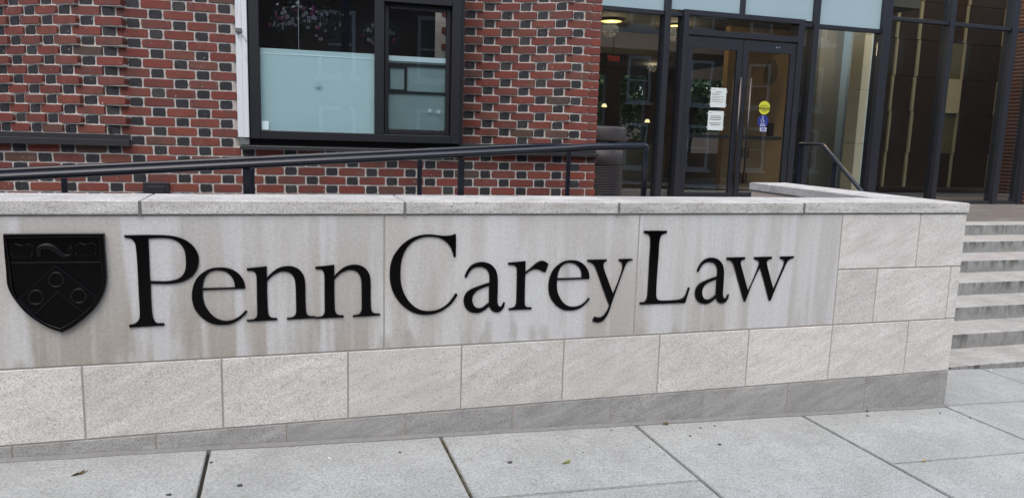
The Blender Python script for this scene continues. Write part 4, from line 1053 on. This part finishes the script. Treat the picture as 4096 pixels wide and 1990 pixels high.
# row of brownstone houses across the street (seen in the glass as reflections)
house = empty('row_houses', (10, -17, 0), label='brown stone row of houses with white sash windows across the street', cat='building')
HX0, HX1, HHt = -38, 30, 10.6
box('wall', (HX0-10, -1, -3), (HX1-10, 0, HHt), OPPB, house, 0)
box('cornice', (HX0-10, .0, HHt-.5), (HX1-10, .7, HHt), OPPW, house, .05)
box('string_course', (HX0-10, .001, 7.1), (HX1-10, .25, 7.35), OPPW, house, .02)
bmf = bmesh.new()
for a, b in (((-.66, .0, -.05), (-.54, .1, 2.3)), ((.54, 0, -.05), (.66, .1, 2.3)), ((-.54, 0, 2.16), (.54, .1, 2.3)), ((-.54, 0, -.05), (.54, .1, .06)), ((-.54, .02, 1.06), (.54, .08, 1.14))): add_box(bmf, a, b)
fme = bm_me('window_frame', bmf); fme.materials.append(OPPW)
bmf = bmesh.new(); add_box(bmf, (-.54, .005, .06), (.54, .03, 2.16)); gme = bm_me('window_pane', bmf); gme.materials.append(OPPG)
bmf = bmesh.new(); add_box(bmf, (-.8, .0, -.2), (.8, .2, -.06)); sme = bm_me('window_sill', bmf); sme.materials.append(OPPW)
k = 0; xw_ = 25.1-3.6*17
while xw_ < HX1-1:
    for zf in (.2, 3.63, 7.55):
        fr_ = link('window', fme, None, house, (xw_-10, .001, zf)); link('window_pane', gme, None, fr_); link('window_sill', sme, None, fr_)
    xw_ += 3.6
# street tree and lamp post with flower baskets behind the viewer
make_tree('street_tree', (33.5, -8.5+5, gz(33.5)), 9.5, 3.2, 7000, 'leafy street tree mirrored faintly in the tall glass bays', leaf=.2, cz=.6)
far_b = empty('brick_block', (30, -17.4, 0), label='plain dark brick block beyond the row of houses across the street', cat='building')
box('wall', (.01, -1, -4), (40, 0, 12), plain('dark_block_brick', (.055, .032, .026), .85, var=.3, vs_=2), far_b, 0)
for xx_ in range(4, 38, 5):
    for zz_ in (2.0, 6.2): box('window', (xx_, .001, zz_), (xx_+1.3, .05, zz_+2.1), OPPG, far_b, .01)
def mirror(u, v, L):
    d = ray(u, v); V_ = CAM + d*(L/d.y); k_ = (V_-FO).dot(ny); return V_ - 2*k_*ny
def basket(u, v, L, rad, lab, nf):
    c = mirror(u, v, L); b_ = empty('flower_basket', c, label=lab, cat='flower basket', group='hanging flower baskets')
    lathe('bowl', [(0, -rad*.9), (rad*.35, -rad*.8), (rad*.55, -rad*.45), (rad*.6, -.2*rad)], BARK, b_, seg=20)
    vs_, fs = [], []
    def blob(): 
        d = Vector((random.gauss(0, 1), random.gauss(0, 1), random.gauss(0, .8))); d.normalize(); return Vector((d.x*rad, d.y*rad*.8, d.z*rad*.6))*random.random()**.3
    for k in range(900):
        p_ = blob(); a = Vector((random.gauss(0, 1), random.gauss(0, 1), random.gauss(0, 1))).normalized(); q = a.cross(Vector((.3, .2, 1))).normalized(); s = .035
        i = len(vs_); vs_ += [tuple(p_-a*s), tuple(p_+q*s*.5), tuple(p_+a*s), tuple(p_-q*s*.5)]; fs.append((i, i+1, i+2, i+3))
    link('foliage', me_from('foliage', vs_, fs), FOLD, b_)['kind'] = 'stuff'
    for nm, mt, cnt_ in (('white_blossom', PETW, nf), ('pink_blossom', PETP, nf//3)):
        vs_, fs = [], []
        for k in range(cnt_):
            d = Vector((random.gauss(0, 1), abs(random.gauss(0, 1))+.9, random.gauss(0, .8))).normalized(); p_ = Vector((d.x*rad*1.25*random.uniform(.5, 1), d.y*rad*.85, d.z*rad*.8*random.uniform(.4, 1))); s = random.uniform(.020, .034)
            a = d.cross(Vector((0, 0, 1))).normalized(); q = d.cross(a)
            for j in range(5):
                t = j*2*math.pi/5+k; c2 = p_+(a*math.cos(t)+q*math.sin(t))*s*.7; i = len(vs_)
                vs_ += [tuple(c2+(a*math.cos(t+r_)+q*math.sin(t+r_))*s*.55) for r_ in (0, 1.26, 2.51, 3.77, 5.03)]; fs.append((i, i+1, i+2, i+3, i+4))
        link(nm, me_from(nm, vs_, fs), mt, b_)['kind'] = 'stuff'
    return c
c1 = basket(1235, 90, 13.2, .62, 'large hanging basket of white and pink flowers mirrored in the large window pane', 44)
c2 = basket(1520, 140, 13.4, .40, 'small hanging basket of flowers mirrored near the window mullion', 20)
lp = empty('lamp_post', ((c1.x+c2.x)/2, c1.y-.35, gz(0)), label='dark street lamp post carrying the two flower baskets', cat='lamp post')
lathe('pole', [(.16, 0), (.16, .3), (.08, .5), (.06, 4.6), (.05, 5.0)], RAILM, lp, seg=16); lathe('lantern', [(.05, 5.0), (.16, 5.1), (.2, 5.5), (.05, 5.75), (0, 5.8)], PALE, lp, seg=16)
for c_ in (c1, c2): tube('bracket_arm', [(0, 0, 4.3), ((c_.x-lp.location.x)*.5, .15, 4.45), (c_.x-lp.location.x, .35, c_.z+.35-lp.location.z), (c_.x-lp.location.x, .35, c_.z-lp.location.z)], .02, RAILM, lp, 8)

# ================================================================== SMALL LITTER
def leaf(u, v, size, ang, mat, lab, seed):
    p = onG(u, v); rg = random.Random(seed); n = 18; vs_ = []
    for k in range(n):
        t = 2*math.pi*k/n; r = size*(.30+.70*abs(math.cos(t))**1.6)*(1+rg.uniform(-.22, .22)); vs_.append((r*math.cos(t), r*.62*math.sin(t), .006+.009*math.cos(t*1.5)+rg.uniform(-.002, .004)))
    vs_.append((0, 0, .003)); fs = [(k, (k+1) % n, n) for k in range(n)]
    bm = bmesh.new(); bm.from_mesh(me_from('t', vs_, fs)); r_ = bmesh.ops.solidify(bm, geom=list(bm.faces), thickness=.0008)
    tube_bm(bm, [(size*.9, 0, .006), (size*1.25, .006, .004), (size*1.5, .016, .003)], .0012, 5)
    o = link('fallen_leaf', bm_me('fallen_leaf', bm), mat, None, (p.x, p.y, gz(p.x)), (0, 0, ang)); tag(o, lab, 'leaf', 'fallen leaves on the pavement')
leaf(315, 1897, .026, .5, LEAFB, 'brown curled dry leaf on the pavement below the shield', 1)
leaf(2263, 1852, .022, .25, LEAFG, 'yellow green leaf lying on the slab below the lettering', 2)
leaf(2663, 1697, .016, 2.9, LEAFB, 'small dry leaf against the foot of the wall', 3)
leaf(3960, 1483, .012, 1.9, PAPER, 'tiny pale scrap of leaf at the foot of the steps', 4)
leaf(3695, 1846, .014, .2, plain('straw', (.45, .36, .16), .8), 'thin straw coloured leaf lying across a slab joint', 5)
leaf(3468, 1646, .010, .2, LEAFB, 'small brown leaf against the base stones near the end of the wall', 6)
def butt(u, v, ang, ln, lab, nm, r):
    p = onG(u, v); bm = bmesh.new(); tube_bm(bm, [(-ln, 0, r), (ln, 0, r)], r, 8); o = link(nm, bm_me(nm, bm, True), PAPER, None, (p.x, p.y, gz(p.x)+.001), (0, 0, ang)); tag(o, lab, 'litter')
p = onG(1855, 1733); butt(1855, 1737, .1, .010, 'white cigarette end lying at the foot of the wall', 'cigarette_end', .0036)
o = box('paper_scrap', (-.004, -.012, 0), (.004, .012, .0015), PAPER, None, 0); q = onG(1318, 1832); o.location = (q.x, q.y, gz(q.x)+.001); o.rotation_euler = (0, 0, .3); tag(o, 'torn white paper scrap on the pavement slab', 'litter')
def slab_at(x, y):
    best = None
    for s in slabs:
        vx = [v.co for v in s.data.vertices]
        if min(v.x for v in vx) < x < max(v.x for v in vx) and min(v.y for v in vx) < y < max(v.y for v in vx): return s
    return walk
for i, (u, v, r) in enumerate(((2040, 1848, .014), (960, 1940, .012), (675, 1978, .013), (3760, 1652, .006), (3470, 1662, .009), (2878, 1776, .010), (2802, 1710, .006), (2760, 1742, .006), (845, 1848, .008), (1600, 1808, .006), (2332, 1808, .004), (2600, 1787, .004), (3880, 1670, .008), (2445, 1720, .005), (2858, 1702, .006), (3100, 1665, .006))):
    p = onG(u, v); sl_ = slab_at(p.x, p.y); n = 14
    rr = [r*random.uniform(.75, 1.15) for _ in range(n)]
    vs_ = [(p.x+rr[k]*f_*math.cos(2*math.pi*k/n), p.y+rr[k]*f_*.9*math.sin(2*math.pi*k/n), gz(p.x)+dz) for f_, dz in ((1, .0), (.85, .0035)) for k in range(n)]
    link('gum_spot', me_from('gum_spot', vs_, [tuple(range(n, 2*n))]+[(k, (k+1) % n, n+(k+1) % n, n+k) for k in range(n)]), GUM, sl_)
